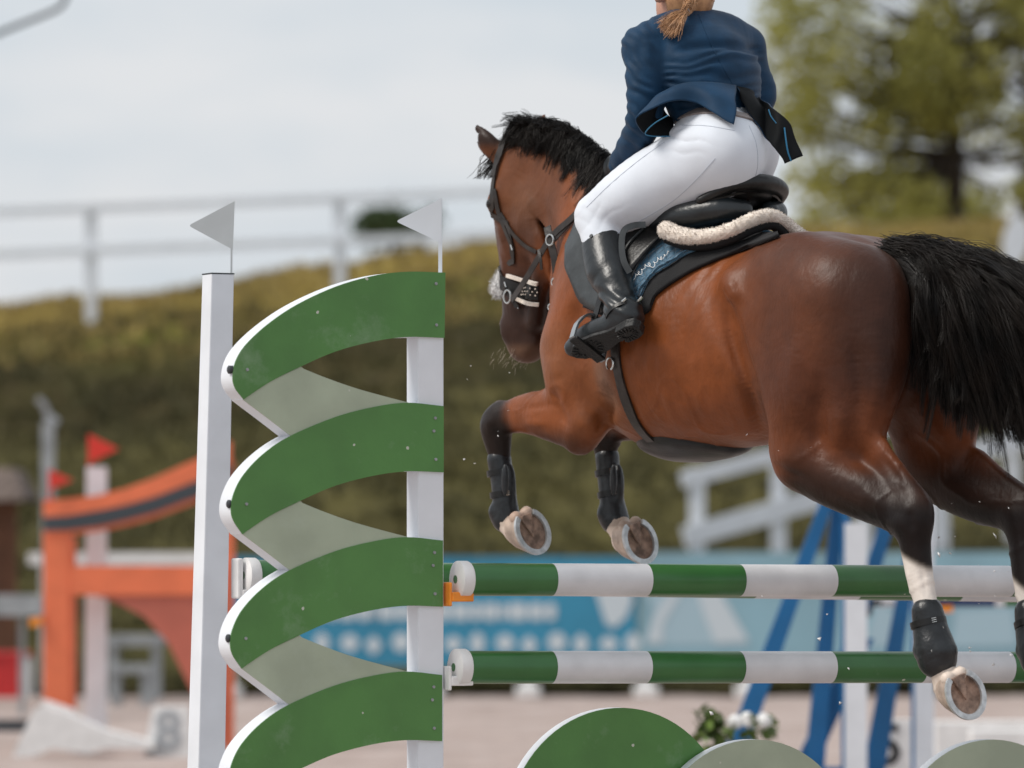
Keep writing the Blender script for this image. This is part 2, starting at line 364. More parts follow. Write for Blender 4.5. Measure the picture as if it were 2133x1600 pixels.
# ---- rail fence along the crest
def fence_v(u, a, b, ua, ub): return a+(b-a)*(u-ua)/(ub-ua)
fn = empty('rail_fence', at(450,620,60.5), 0, 'white two-rail fence along the top of the grass bank', 'fence'); fo = fn.location.copy()
YF = 60.5
for u in (-330,190,708,1226):
    vt = fence_v(u,432,407,190,708); p0 = at(u, vt, YF); zb = bankz(p0.x, YF)-.15
    mb = MB(); mb.box((p0.x, YF, (p0.z+zb)/2), (.125,.125,p0.z-zb)); mb.build('post', 'white_paint', fn, off=fo)
for k, (va, vb) in enumerate(((442,402),(531,490))):
    us = [-400,-70,448,966,1400]
    for ua, ub in zip(us, us[1:]):
        y_ = YF-.09; mb = MB(); mb.bar(at(ua, va+(vb-va)*ua/1000, y_), at(ub-3, va+(vb-va)*(ub-3)/1000, y_), .04, .10); mb.build('rail', 'white_paint', fn, off=fo)
# ---- sloping handrail of the steps up the bank
hr = empty('step_handrail', at(1450,1180,49.5), 0, 'thick white handrail climbing the bank behind the blue banner', 'handrail'); ho = hr.location.copy()
for (u, v0, v1, y_) in ((1452,975,1200,49.5),(1622,935,1200,49.8),(1800,890,1190,50.1),(1960,850,1180,50.4),(2110,812,1180,50.7)):
    a, b = at(u,v0,y_), at(u,v1,y_); a.z, b.z = max(a.z,b.z), min(b.z, bankz(b.x,y_)-.1); mb = MB(); mb.box((a+b)/2, (.15,.15,abs(a.z-b.z))); mb.build('post', 'white_paint', hr, off=ho)
for (u0,v0,u1,v1,th) in ((1420,1000,2160,805,.15),(1425,1120,2160,905,.20)):
    mb = MB(); mb.bar(at(u0,v0,49.38), at(u1,v1,50.6), .05, th); mb.build('rail', 'white_paint', hr, off=ho)

# ---- blue banner along the arena edge
mat('banner_blue', (.035,.25,.40), .6, noise=.12, nscale=1.2); mat('banner_pale', (.23,.39,.46), .6, noise=.15, nscale=.9); mat('banner_white', (.55,.62,.66), .6); mat('banner_fade', (.36,.50,.57), .6)
YB = 45.8
bn = empty('banner_fence', at(1000,1450,YB), 0, 'long blue printed banner on a low frame along the arena edge', 'banner'); bo = bn.location.copy()
def brect(name, u0, v0, u1, v1, m, dy=0., th=.02):
    a, b = at(u0,v0,YB), at(u1,v1,YB); mb = MB(); mb.box(((a.x+b.x)/2, YB-dy, (a.z+b.z)/2), (abs(b.x-a.x), th, abs(a.z-b.z))); return mb.build(name, m, bn, off=bo)
brect('panel', 470,1160,1325,1388,'banner_blue'); brect('panel', 1330,1150,1760,1388,'banner_pale'); brect('panel', 1765,1150,2230,1388,'banner_pale')
def print_shapes(name, polys, m, dy):
    mb = MB()
    for P in polys:
        mb.prism(P, lambda u, v: at(u, v, YB-dy)+Vector((0,-.003,0)), lambda u, v: at(u, v, YB-dy))
    o = mb.build(name, m, bn, off=bo); o['kind'] = 'stuff'; return o
def rr(u0, v0, u1, v1, c=6): return [(u0+c,v0),(u1-c,v0),(u1,v0+c),(u1,v1-c),(u1-c,v1),(u0+c,v1),(u0,v1-c),(u0,v0+c)]
P = []; u = 650
for w_ in (28,20,34,28,10,30,24,32,18,28,34,22,30,14,40,30,22,36,12,30,34,26): P.append(rr(u,1256,u+w_,1292)); u += w_+4
print_shapes('lettering', [p for p in P if p[1][0] < 1190], 'banner_white', .014)
P = [rr(u0, 1318+(k % 3)*4, u0+30+(k % 2)*8, 1362-(k % 2)*5, 12) for k, u0 in enumerate(range(655,1320,54))]; print_shapes('lettering', P, 'banner_white', .014)
print_shapes('drop_emblem', [[(1238,1225),(1262,1300),(1280,1308),(1305,1285),(1318,1250),(1312,1225)]], 'banner_white', .014)
print_shapes('picture', [[(1345,1230),(1470,1235),(1500,1260),(1550,1330),(1560,1345),(1400,1345),(1345,1340),(1360,1270)]], 'banner_fade', .014)
print_shapes('picture', [[(1450,1230),(1500,1232),(1560,1335),(1490,1340),(1470,1290)]], 'banner_white', .020)
print_shapes('picture', [[(1395,1235),(1420,1232),(1380,1300),(1380,1340),(1345,1340),(1365,1280)]], 'banner_white', .020)
print_shapes('picture', [[(1990,1270),(2110,1265),(2120,1345),(1980,1350)]], 'banner_fade', .014); print_shapes('picture', [[(1830,1240),(1880,1300),(1860,1350),(1800,1345)]], 'banner_fade', .014)
for u in (480,700,900,1100,1345,1555,1770,1990,2200):
    a = at(u,1386,YB+.05); mb = MB(); mb.box((a.x, YB+.06, a.z/2-.01), (.09,.09,a.z+.06)); mb.build('leg', 'white_plastic', bn, off=bo)
    mb = MB(); mb.box((a.x, YB-.12, .05), (.22,.34,.10)); mb.build('foot', 'white_plastic', bn, bevel=.02, off=bo)

# ---- boulders at the foot of the bank
for (u, v, rx, rz) in ((1210,1120,.22,.17),(1290,1135,.16,.12),(1130,1140,.18,.12),(1395,1140,.20,.15),(1560,1138,.25,.14),(1680,1140,.18,.12),(960,1130,.30,.25),(560,1140,.22,.15)):
    yb = 49.3; p = at(u, v, yb); bm = bmesh.new(); bmesh.ops.create_icosphere(bm, subdivisions=3, radius=1)
    for q in bm.verts:
        k = 1+.35*mnoise(q.co*1.3+Vector((u,v,0))); q.co = Vector((q.co.x*rx*k, q.co.y*rx*k, q.co.z*rz*k))
    me = bpy.data.meshes.new('boulder'); bm.to_mesh(me); bm.free(); me.materials.append(MATS['stone']); o = bpy.data.objects.new('boulder', me); COL.objects.link(o); o.location = (p.x, yb, bankz(p.x,yb)+rz*.5)
    tag(o, 'pale grey boulder lying at the foot of the grass bank', 'boulder', 'boulders at the foot of the bank')

# ---- trees
mat('leaf_olive', (.43,.41,.13), .7, col2=(.29,.285,.085), nscale=.9, spec=.3); mat('leaf_dark', (.25,.235,.07), .7, col2=(.36,.33,.10), nscale=.9); mat('leaf_bush', (.03,.06,.022), .7, col2=(.06,.09,.03), nscale=.5); mat('bark', (.035,.025,.018), .9, noise=.4, nscale=8, bump=1, bscale=12)
for n_ in ('leaf_olive','leaf_dark','leaf_bush'):
    m_ = MATS[n_]; b_ = m_.node_tree.nodes['Principled BSDF']; src = b_.inputs['Base Color'].links[0].from_socket
    tr = m_.node_tree.nodes.new('ShaderNodeBsdfTranslucent'); ms = m_.node_tree.nodes.new('ShaderNodeMixShader'); ms.inputs[0].default_value = .5; ou = m_.node_tree.nodes['Material Output']
    m_.node_tree.links.new(src, tr.inputs['Color']); m_.node_tree.links.new(b_.outputs[0], ms.inputs[1]); m_.node_tree.links.new(tr.outputs[0], ms.inputs[2]); m_.node_tree.links.new(ms.outputs[0], ou.inputs['Surface'])
def tree(name, base, height, trunk_r, clumps, leafm, label, nleaf=90, lsize=.07, lean=0.):
    root = empty(name, base, 0, label, 'tree'); top = Vector((lean, 0, height))
    mb = MB(); pts = [Vector((0,0,-.3))]+[Vector((lean*t+.06*math.sin(7*t), .05*math.cos(5*t), height*t)) for t in np.linspace(.05,.95,8)]; mb.tube(pts, [trunk_r*q for q in np.interp(np.linspace(0,1,len(pts)), [0,.3,.5,1], [1.25,.9,.4,.12])], 9); mb.build('trunk', 'bark', root, True)
    V = []
    for (cx, cy, cz, r_) in clumps:
        c = Vector((cx, cy, cz)); t = min(max((cz-r_*.6)/height*.85, .25), .9); s0 = Vector((lean*t, 0, height*t)); mid = (s0+c)/2+Vector((0,0,-.1)); mb = MB()
        mb.tube([s0, mid, c], [trunk_r*.22, trunk_r*.13, trunk_r*.05], 6); mb.build('limb', 'bark', root, True)
        n = int(nleaf*(r_/.5)**2.2)
        P = rg.normal(size=(n,3)); P /= np.linalg.norm(P, axis=1, keepdims=True); P = P*(rg.uniform(.25,1,(n,1))**.55)*r_*np.array((1,1,.8))+np.array(c)
        a = rg.normal(size=(n,3)); a /= np.linalg.norm(a, axis=1, keepdims=True); b = np.cross(a, rg.normal(size=(n,3))); b /= np.linalg.norm(b, axis=1, keepdims=True); L_ = lsize*rg.uniform(.6,1.4,(n,1))
        V.append(np.stack([P-a*L_, P+b*L_*.5, P+a*L_, P-b*L_*.5], 1).reshape(-1,3))
    V = np.vstack(V); mesh_obj('crown', V, np.arange(len(V)).reshape(-1,4), leafm, root, False); return root
def clumps_uv(lst, Y, base):
    out = []
    for (u, v, r_) in lst: p = at(u, v, Y)-base; out.append((p.x, rg.uniform(-1.2,1.2), p.z, r_))
    return out
YT = 66.; tb = at(1982,500,YT); tb.z = bankz(tb.x,YT)
lst = []
for i in range(190):
    a = rg.uniform(0,6.28); q = rg.uniform()**.6; u = 1955+370*q*math.cos(a); v = 120+330*q*math.sin(a)
    if v > 415+rg.uniform(0,30): continue
    
    if v > 270 and abs(u-1980) < 70: continue
    if v > 300 and rg.uniform() < .45: continue
    lst.append((u, v, rg.uniform(.22,.44)))
lst += [(1665,130,.35),(1680,200,.42),(1660,260,.30),(1700,90,.35),(1735,330,.3),(1690,400,.22),(1760,60,.4),(1720,160,.45),(1790,420,.25),(1650,170,.28)]+[(1645+rg.uniform(0,300), rg.uniform(330,470), rg.uniform(.18,.34)) for _ in range(30)]
tree('birch_tree', tb, at(1975,-150,YT).z-tb.z, .13, clumps_uv(lst, YT, tb), 'leaf_olive', 'olive leaved tree with a dark slender trunk on top of the bank', 125, .072)
YT2 = 70.; tb2 = at(2140,500,YT2); tb2.z = bankz(tb2.x,YT2)
lst = [(2140+rg.uniform(-190,250), rg.uniform(-150,330), rg.uniform(.25,.4)) for i in range(26)]
tree('broadleaf_tree', tb2, at(2140,-200,YT2).z-tb2.z, .2, clumps_uv(lst, YT2, tb2), 'leaf_dark', 'dark leaved tree behind the olive tree at the bank top', 75, .08)
YT3 = 95.; tb3 = at(822,500,YT3); lst = [(822+rg.uniform(-70,75), 455+rg.uniform(-22,45), rg.uniform(.25,.4)) for i in range(26)]
tree('bush', tb3, 1.0, .08, clumps_uv(lst, YT3, tb3), 'leaf_bush', 'dark green bush far behind the rail fence', 120, .09)
YT4 = 90.; tb4 = at(1790,520,YT4); lst = [(1790+rg.uniform(-120,330), 425+rg.uniform(-20,70), rg.uniform(.25,.5)) for i in range(40)]
tree('hedge_bush', tb4, 1.0, .08, clumps_uv(lst, YT4, tb4), 'leaf_olive', 'loose olive bush behind the tree trunk on the bank', 60, .09)

# ---- small far things
so_ = empty('oval_sign', at(2112,640,58.), 0, 'white oval board on a thin post beside the tree on the bank', 'sign'); oo = so_.location.copy()
mb = MB(); c = at(2116,502,58.); n = 24; mb.prism([(.15*math.cos(2*math.pi*i/n), .29*math.sin(2*math.pi*i/n)) for i in range(n)], lambda x, y: c+Vector((x+.12*y,-.02,y)), lambda x, y: c+Vector((x+.12*y,.02,y))); mb.build('board', 'white_paint', so_, off=oo)
mb = MB(); e = at(2112,700,58.); mb.tube([c+Vector((0,.04,0)), Vector((c.x,58.04,bankz(c.x,58.)-.1))], .02, 6); mb.build('post', 'grey_metal', so_, off=oo)
lp = empty('street_lamp', at(-260,1500,42.), 0, 'dark curved lamp arm reaching in above the fence', 'street lamp'); lo = lp.location.copy(); lp.location.z = 0; lo.z = 0
mb = MB(); x_ = at(-260,0,42.).x; mb.tube([(x_,42.,0),(x_,42.,at(0,180,42.).z)], [.07,.05], 10); mb.build('mast', 'dark_metal', lp, True, off=lo)
mb = MB(); mb.tube([tuple(p) for p in catmull(np.array([at(-260,180,42.), at(-150,135,42.), at(0,68,42.), at(100,28,42.), at(128,12,42.), at(138,-8,42.), at(140,-40,42.)]), 6)], .021, 8); mb.build('arm', 'dark_metal', lp, True, off=lo)
mb = MB(); q = at(140,-70,42.); mb.tube([q+Vector((0,0,.13)), q+Vector((0,0,.06)), q, q+Vector((0,0,-.04))], [.03,.10,.14,.02], 12); mb.build('lamp_head', 'dark_metal', lp, True, off=lo)
hut = empty('thatched_hut', at(-40,1440,47.), 0, 'brown timber hut with a grey thatched roof', 'hut'); hto = hut.location.copy()
for k in range(9):
    x0 = at(-200,0,47.).x+k*.13; x1 = at(52,0,47.).x
    if x0+.12 > x1: break
    mb = MB(); z1 = at(0,1035,47.).z; mb.box((x0+.06,47.,z1/2), (.122,.06+.01*(k % 2),z1)); mb.build('plank', 'wood_wall', hut, off=hto)
mb = MB(); zr = at(0,1045,47.).z; xa, xb = at(-230,0,47.).x, at(66,0,47.).x; zt = at(0,975,47.).z
mb.raw([(xa,46.6,zr),(xb,46.6,zr),(xb,48.2,zr),(xa,48.2,zr),(xa,47.0,zt),(xb-.14,47.0,zt),(xb-.14,47.8,zt),(xa,47.8,zt)], [(3,2,1,0),(0,1,5,4),(1,2,6,5),(2,3,7,6),(3,0,4,7),(4,5,6,7)]); mb.build('roof', 'thatch', hut, bevel=.05, off=hto)
def simple(name, label, cat, parts, base, group=None):
    r_ = empty(name, base, 0, label, cat, group)
    for (pn, mb, m_) in parts: mb.build(pn, m_, r_, off=base)
    return r_
def bx(u0, v0, u1, v1, Y, d): a, b = at(u0,v0,Y), at(u1,v1,Y); return MB().box(((a.x+b.x)/2, Y, (a.z+b.z)/2), (abs(b.x-a.x), d, abs(a.z-b.z)))
simple('floodlight_pole', 'pale post with a small lamp head on top behind the orange jump', 'pole', [('post', bx(88,880,113,1450,44.,.1), 'bench_grey'), ('bracket', MB().tube([at(105,885,44.), at(95,850,44.), at(78,830,44.)], .03, 8), 'grey_metal'), ('lamp_head', MB().tube([at(100,872,44.), at(118,885,44.)], .05, 8), 'grey_metal')], at(100,1450,44.))
simple('white_rail', 'long white rail on short legs behind the orange jump', 'rail', [('beam', bx(60,1152,470,1176,45.2,.08), 'white_plastic'), ('leg', bx(85,1174,112,1440,45.2,.07), 'white_plastic'), ('leg', bx(430,1174,455,1440,45.2,.07), 'white_plastic')], at(250,1440,45.2))
simple('judge_table', 'pale table top on legs beside the brown hut', 'table', [('top', bx(-60,1240,92,1282,40.,.6), 'bench_grey'), ('leg', bx(40,1280,52,1490,40.,.05), 'bench_grey'), ('leg', bx(-50,1280,-38,1490,40.,.05), 'bench_grey')], at(10,1490,40.))
simple('red_box', 'bright red box standing on the sand edge beside the orange jump', 'box', [('case', bx(-60,1366,50,1452,43.5,.5), 'red_box'), ('frame', bx(50,1370,62,1450,43.5,.5), 'white_plastic'), ('lid', bx(-62,1358,62,1367,43.5,.54), 'red_box')], at(0,1455,43.5))
for (u0, v0, u1, v1, lab) in ((222,1322,342,1345,'grey wooden bench under the orange arch'),(228,1385,320,1402,'low grey bench in front of the other bench under the orange arch')):
    y_ = 44.6 if v0 < 1350 else 43.0; vb = HOR+CAMH*F/y_
    simple('bench', lab, 'bench', [('seat', bx(u0,v0,u1,v1,y_,.35), 'bench_grey'), ('leg', bx(u0+8,v1-1,u0+24,vb,y_,.3), 'bench_grey'), ('leg', bx(u1-24,v1-1,u1-8,vb,y_,.3), 'bench_grey')], at((u0+u1)/2,vb,y_), 'benches by the arena')

# ---- orange gate jump at the left
YO = 33.6; oj = empty('orange_jump', at(120,1560,YO), 0, 'orange gate jump with a curved roof beam and a grey stripe', 'jump'); ojo = oj.location.copy(); ojo.z = 0; oj.location.z = 0
def plate(poly, Y, d, name, m_, root, off):
    mb = MB(); mb.prism(poly, lambda u, v: at(u, v, Y), lambda u, v: at(u, v, Y)+Vector((0, d, 0))); return mb.build(name, m_, root, off=off)
tu = [(90,1042),(130,1040),(200,1032),(260,1018),(320,996),(405,958),(480,918)]; tl = [(480,965),(405,1003),(320,1035),(260,1052),(200,1064),(140,1074),(90,1077)]
plate(tu+tl, YO, .16, 'roof_beam', 'orange_paint', oj, ojo)
sl_ = [(u, v+1) for u, v in reversed(tl)]+[(480,1003),(405,1036),(320,1068),(260,1084),(200,1097),(140,1104),(92,1105)]; plate(sl_, YO, .15, 'stripe', 'slate_paint', oj, ojo)
us = [(92,1106),(140,1105),(200,1098),(260,1085),(320,1069),(405,1037),(480,1004)]; plate(us+[(u, v+10) for u, v in reversed(us)], YO+.02, .12, 'under_trim', 'orange_paint', oj, ojo)
plate([(90,1106),(146,1106),(146,1484),(90,1484)], YO+.03, .14, 'pillar', 'orange_paint', oj, ojo); plate([(146.5,1120),(156,1120),(156,1484),(146.5,1484)], YO+.05, .12, 'pillar_side', 'orange_paint', oj, ojo)
plate([(147,1178),(470,1178),(470,1240),(147,1240)], YO+.02, .14, 'cross_beam', 'orange_paint', oj, ojo)
plate([(200,1241),(470,1241),(470,1560),(392,1425),(350,1340),(300,1285),(250,1258)], YO+.04, .10, 'brace', 'dusty_red_paint', oj, ojo); plate([(466,960),(486,960),(486,1560),(466,1560)], YO+.06, .12, 'pillar', 'orange_paint', oj, ojo)
def pennant(root, off, tip, top, bot, Y, m_, name='flag', rod=None):
    t_, a, b = (Vector(q) for q in (tip, top, bot)); P = [tuple(a), tuple(b), tuple(b.lerp(t_,.93)), tuple(t_.lerp(b,.03)+(t_-(a+b)/2)*.02), tuple(t_.lerp(a,.03)+(t_-(a+b)/2)*.02), tuple(a.lerp(t_,.93))]
    return plate(P, Y, .008, name, m_, root, off)
plate([(180,972),(221,972),(221,1560),(175,1560)], YO+.35, .1, 'standard_post', 'white_paint', oj, ojo)
pennant(oj, ojo, (247,935), (186,905), (186,965), YO+.33, 'red_flag'); mb = MB(); mb.tube([at(186,905,YO+.36), at(186,985,YO+.36)], .008, 6); mb.build('flag_rod', 'red_flag', oj, off=ojo)
pennant(oj, ojo, (152,1000), (104,978), (104,1020), YO-.05, 'red_flag'); mb = MB(); mb.tube([at(104,978,YO-.04), at(104,1050,YO-.04)], .008, 6); mb.build('flag_rod', 'red_flag', oj, off=ojo)
plate([(62,1288),(88,1284),(88,1302),(62,1306)], YO-.02, .06, 'pole_cup', 'orange_plastic', oj, ojo)
# white wedge foot of the gate, lying on the sand
ft = empty('base_block', at(150,1575,32.2), 0, 'white spreading base block lying at the foot of the orange gate', 'base'); fto = ft.location.copy(); fto.z = 0; ft.location.z = 0
plate([(20,1590),(70,1478),(88,1470),(150,1492),(215,1522),(320,1548),(320,1562),(225,1558),(180,1570),(110,1560),(60,1580)], 32.2, .35, 'base_plate', 'white_plastic', ft, fto)
plate([(88,1460),(150,1482),(150,1500),(88,1500)], 32.6, .3, 'socket', 'white_plastic', ft, fto)
mb = bx(-80,1500,70,1524,34.5,.10); o = mb.build('ground_rail', 'slate_paint'); tag(o, 'dark bar lying on the sand beside the white base block', 'rail')
# number markers
def number_block(name, label, Y, poly, digit, ctr, size, m_):
    r_ = empty(name, at(ctr[0], poly[-1][1], Y), 0, label, 'marker', 'course number markers'); of = r_.location.copy(); plate(poly, Y, .16, 'block', 'white_plastic', r_, of)
    cu = bpy.data.curves.new('digit', 'FONT'); cu.body = digit; cu.size = size; cu.align_x = 'CENTER'; cu.align_y = 'CENTER'; cu.extrude = .003; cu.offset = .006; t = bpy.data.objects.new('t_', cu); COL.objects.link(t)
    dg = bpy.context.evaluated_depsgraph_get(); me = bpy.data.meshes.new_from_object(t.evaluated_get(dg)); bpy.data.objects.remove(t); me.materials.clear(); me.materials.append(MATS[m_])
    o = bpy.data.objects.new('digit', me); COL.objects.link(o); o.parent = r_; o.location = at(ctr[0], ctr[1], Y)-of+Vector((0,-.006,0)); o.rotation_euler = (R(90),0,0)
mat('faint_ink', (.36,.38,.40), .7)
number_block('number_marker', 'white number marker reading 8 beside the orange gate', 32.4, [(318,1472),(392,1472),(400,1578),(300,1578)], '8', (350,1526), .34, 'faint_ink')
number_block('number_marker', 'white number marker reading 5 between the blue and white posts', 27.2, [(1838,1500),(1906,1500),(1914,1656),(1822,1656)], '5', (1850,1556), .30, 'black_ink')

# ---- blue jump behind the horse
YJ = 26.; G2 = HOR+CAMH*F/YJ
bj = empty('blue_jump', at(1760,G2,YJ), 0, 'blue slanted wings with white posts standing behind the striped poles', 'jump'); bjo = bj.location.copy()
def slat(u0, v0, u1, v1, w0, w1, Y): return plate([(u0-w0/2,v0),(u0+w0/2,v0),(u1+w1/2,v1),(u1-w1/2,v1)], Y, .05, 'slat', 'blue_paint', bj, bjo)
slat(1745,985,1492,G2-4,26,52,YJ); slat(1752,985,1690,G2-4,24,44,YJ+.06); slat(1800,1330,1640,G2-4,42,48,YJ+.11); slat(1880,985,1755,1395,30,34,YJ+.17); slat(1903,1130,1808,G2-4,26,50,YJ+.22)
for (u, w_, vt, y_) in ((1783,46,1090,YJ-.1),(1926,40,1040,YJ+.5)):
    plate([(u-w_/2,vt),(u+w_/2,vt),(u+w_/2,G2),(u-w_/2,G2)], y_, .11, 'post', 'white_paint', bj, bjo); plate([(u-w_/2-6,vt),(u-w_/2-1,vt),(u-w_/2-1,G2),(u-w_/2-6,G2)], y_+.02, .07, 'edge_strip', 'blue_paint', bj, bjo)
    plate([(u-w_*.9,vt-60),(u-w_*.9+10,vt-62),(u-w_*.2,vt+2),(u-w_*.5,vt+2)], y_+.03, .05, 'cap', 'blue_paint', bj, bjo)
plate([(1690,1598),(1765,1598),(1765,1612),(1690,1612)], YJ-.02, .05, 'slat', 'blue_paint', bj, bjo)
fp2 = empty('jump_pole', at(1812,1252,27.0), 0, 'white and dark blue jump pole behind the blue wings', 'pole'); fpo = fp2.location.copy()
for (u0, u1, m_) in ((1812,1950,'pole_white'),(1950,2072,'dark_blue'),(2072,2092,'pole_white'),(2092,2240,'pole_green')):
    mb = MB(); mb.tube([at(u0,1252,27.), at(u1,1252,27.)], .032, 12); mb.build('band', m_, fp2, True, off=fpo)
plate([(1958,1262),(1985,1262),(1985,1276),(1958,1276)], 26.95, .05, 'pole_cup', 'orange_plastic', fp2, fpo); plate([(1808,1245),(1838,1250),(1836,1262),(1820,1262),(1814,1285),(1808,1285)], 26.9, .05, 'bracket', 'dark_metal', fp2, fpo)
lb = [('white_block', 'low white block standing on the sand behind the sage dome', (2020,1520,2180,1600), 28.5), ('white_block', 'long flat white board on the sand under the hind hoof', (1945,1502,2200,1524), 31.)]
for (n_, lab, (u0,v0,u1,v1), y_) in lb:
    o = bx(u0,v0,u1,HOR+CAMH*F/y_,y_,.2).build(n_, 'white_plastic', bevel=.01); tag(o, lab, 'block', 'white blocks on the sand')
# potted plant with white flowers
pp = empty('flower_pot', at(1535,HOR+CAMH*F/23,23.), 0, 'leafy pot plant with white flowers beside the blue wing', 'plant'); ppo = pp.location.copy(); y_ = 23.
mb = MB(); c = at(1535,1590,y_); mb.tube([Vector((c.x,y_,0)), Vector((c.x,y_,.12)), Vector((c.x,y_,c.z))], [.12,.15,.17], 14); mb.build('pot', 'slate_paint', pp, True, off=ppo)
mat('plant_leaf', (.12,.19,.03), .5, col2=(.03,.05,.015), nscale=9); V = []; Fs = []
for i in range(120):
    p = np.array(at(1470+rg.uniform(-22,150), 1500+rg.uniform(-8,85), y_))+np.array((0,rg.normal(0,.10),0)); 
    if rg.uniform() < .3: p = np.array(at(1478+rg.normal(0,12), 1512+rg.normal(0,18), y_))
    a = rg.normal(size=3); a /= np.linalg.norm(a); b = np.cross(a, rg.normal(size=3)); b /= np.linalg.norm(b); o = len(V); L_ = rg.uniform(.025,.05); V += [p-a*L_, p-a*.2*L_+b*L_*.6, p+a*L_, p-a*.2*L_-b*L_*.6]; Fs.append((o,o+1,o+2,o+3))
o = mesh_obj('foliage', np.array(V)-np.array(ppo), np.array(Fs), 'plant_leaf', pp, False); o['kind'] = 'stuff'
for (u, v) in ((1532,1504),(1592,1502),(1560,1500)):
    bm = bmesh.new(); bmesh.ops.create_icosphere(bm, subdivisions=2, radius=.035)
    for q in bm.verts: q.co *= 1+.5*mnoise(q.co*60+Vector((u,0,0)))
    me = bpy.data.meshes.new('blossom'); bm.to_mesh(me); bm.free(); me.materials.append(MATS['white_plastic']); o = bpy.data.objects.new('blossom', me); COL.objects.link(o); o.parent = pp; o.location = at(u,v,y_)-ppo
# ================================================================== THE JUMP: wing, poles, filler
PSI = R(26); JE = Vector((math.cos(PSI), math.sin(PSI), 0)); JN = Vector((math.sin(PSI), -math.cos(PSI), 0))    # along the fence, towards the camera
J0 = at(925, 1000, 16.0)
def PJ(u, v, d=0.):
    """point of the fence plane (moved d metres behind it) seen at photo pixel (u,v)"""
    o = J0-JN*d; a = (u-1066.5)/F; t = (a*o.y-o.x)/(JE.x-a*JE.y); p = o+JE*t; return Vector((p.x, p.y, CAMH+(HOR-v)*p.y/F))
def jplate(poly, d0, d1, name, m_, root, bevel=0.):
    mb = MB(); mb.prism(poly, lambda u, v: PJ(u, v)-JN*d0, lambda u, v: PJ(u, v)-JN*d1); return mb.build(name, m_, root, False, bevel, off=root.location)
def smooth_poly(P, n=5): return [tuple(p) for p in catmull(np.array(P, float), n)]
wing = empty('jump_standard', (J0.x, J0.y, 0), 0, 'white jump standard with a wing of curved green panels and a white flag', 'jump standard')
PER = 280.
for k in range(5):
    dx = -1.6*k; off = lambda P, kk=k: [(u+dx, v+PER*kk) for u, v in P]
    if k == 0: up = [(928,568),(850,566),(780,574),(700,597),(620,634),(560,674),(515,715),(493,748),(485,782),(490,808),(508,832)]
    else: up = [(926,566),(850,559),(780,568),(700,589),(605,629),(550,666),(510,708),(490,745),(483,778),(488,804),(507,833)]
    low = [(507,832),(565,794),(628,763),(700,732),(780,711),(850,702),(926,704)]
    green = smooth_poly(up)+smooth_poly(low)[1:]
    light = smooth_poly([(507.5,832.5),(565,794.5),(628,763.5)])+smooth_poly([(633,768),(680,787),(740,808),(800,825),(852,838.5)])+smooth_poly([(850,839.5),(780,848.5),(700,869.5),(607,908)])[1:]+smooth_poly([(606,907.5),(560,872),(508,833)])[1:-1]
    g = jplate(off(green), .0, .005, 'green_panel', 'green_paint', wing); jplate(off(green), .0055, .094, 'board', 'white_paint', wing)
    if k < 4: jplate(off(light), .003, .008, 'sage_panel', 'sage_paint', wing); jplate(off(light), .0085, .094, 'board', 'white_paint', wing)
    for (u, v) in off([(908,591),(909,677),(515,770),(905,618)] if k else [(908,591),(909,677),(515,770)]):
        mb = MB(); p = PJ(u, v); mb.tube([p-JN*.002, p+JN*.004], [.0055,.0045], 10); mb.build('screw', 'grey_metal', wing, True, off=wing.location)
    p = PJ(484+dx, 770+PER*k)-JN*.014; mb = MB(); mb.tube([p+JE*.01, p-JE*.006, p-JE*.009], [.013,.013,.009], 12); mb.build('bolt', 'dark_metal', wing, True, off=wing.location)
def post(root, pr, w_, ztop, lean=Vector((0,0,0)), taper=1.0, name='post'):
    """square post with its right front corner at pr, standing on the sand"""
    def sq(z, s_, sh): 
        c = Vector((pr.x, pr.y, z))+sh; return [c, c-JE*w_*s_, c-JE*w_*s_-JN*w_*s_, c-JN*w_*s_]
    v = sq(0, taper, lean)+sq(ztop, 1., Vector((0,0,0))); mb = MB(); mb.raw(v, [(3,2,1,0),(4,5,6,7)]+[(i,(i+1) % 4,4+(i+1) % 4,4+i) for i in range(4)]); return mb.build(name, 'white_paint', root, False, .004, off=root.location)
post(wing, PJ(927,700)-JN*.008, .088, PJ(928,570).z)
c_ = PJ(927,700)-JN*.008; mb = MB(); mb.box((c_.x-.04, c_.y+.04, .03), (.9,.5,.06), Matrix.Rotation(PSI, 3, 'Z')); mb.build('foot', 'white_paint', wing, False, .01, off=wing.location)
def wflag(root, pts, rod, Y, m_):
    tip, top, bot = (Vector(q) for q in pts); P = [tuple(top), tuple(bot)]
    for t in np.linspace(0,1,7): q = bot.lerp(tip,.92)*(1-t)**2+tip*2*t*(1-t)+top.lerp(tip,.92)*t*t; P.append((q.x,q.y))
    mb = MB(); mb.prism(P, lambda u, v: at(u, v, Y), lambda u, v: at(u, v, Y)+Vector((0,.004,0))); f = mb.build('flag', m_, root, off=root.location)
    mb = MB(); mb.bar(at(*rod[0], Y+.004), at(*rod[1], Y+.004), .006, rod[2], (1,0,0)); mb.build('flag_rod', m_, root, off=root.location)
wflag(wing, [(824,461),(920,413),(920,507)], [(917,414),(917,572),.012], J0.y+.03, 'white_flag')
# cups
def cup(root, u, v, m_, back, d=0.):
    p = PJ(u, v); mb = MB(); mb.box(p+JE*.004+Vector((0,0,.0)), (.010,.05,.075), Matrix.Rotation(PSI,3,'Z')); mb.box(p+JE*.045+Vector((0,0,-.008)), (.075,.055,.030), Matrix.Rotation(PSI,3,'Z')+Matrix.Diagonal((0,0,0))); return mb.build('cup', m_, root, False, .004, off=root.location)
cup(wing, 930, 1238, 'orange_plastic', True); cup(wing, 929, 1413, 'white_plastic', True)
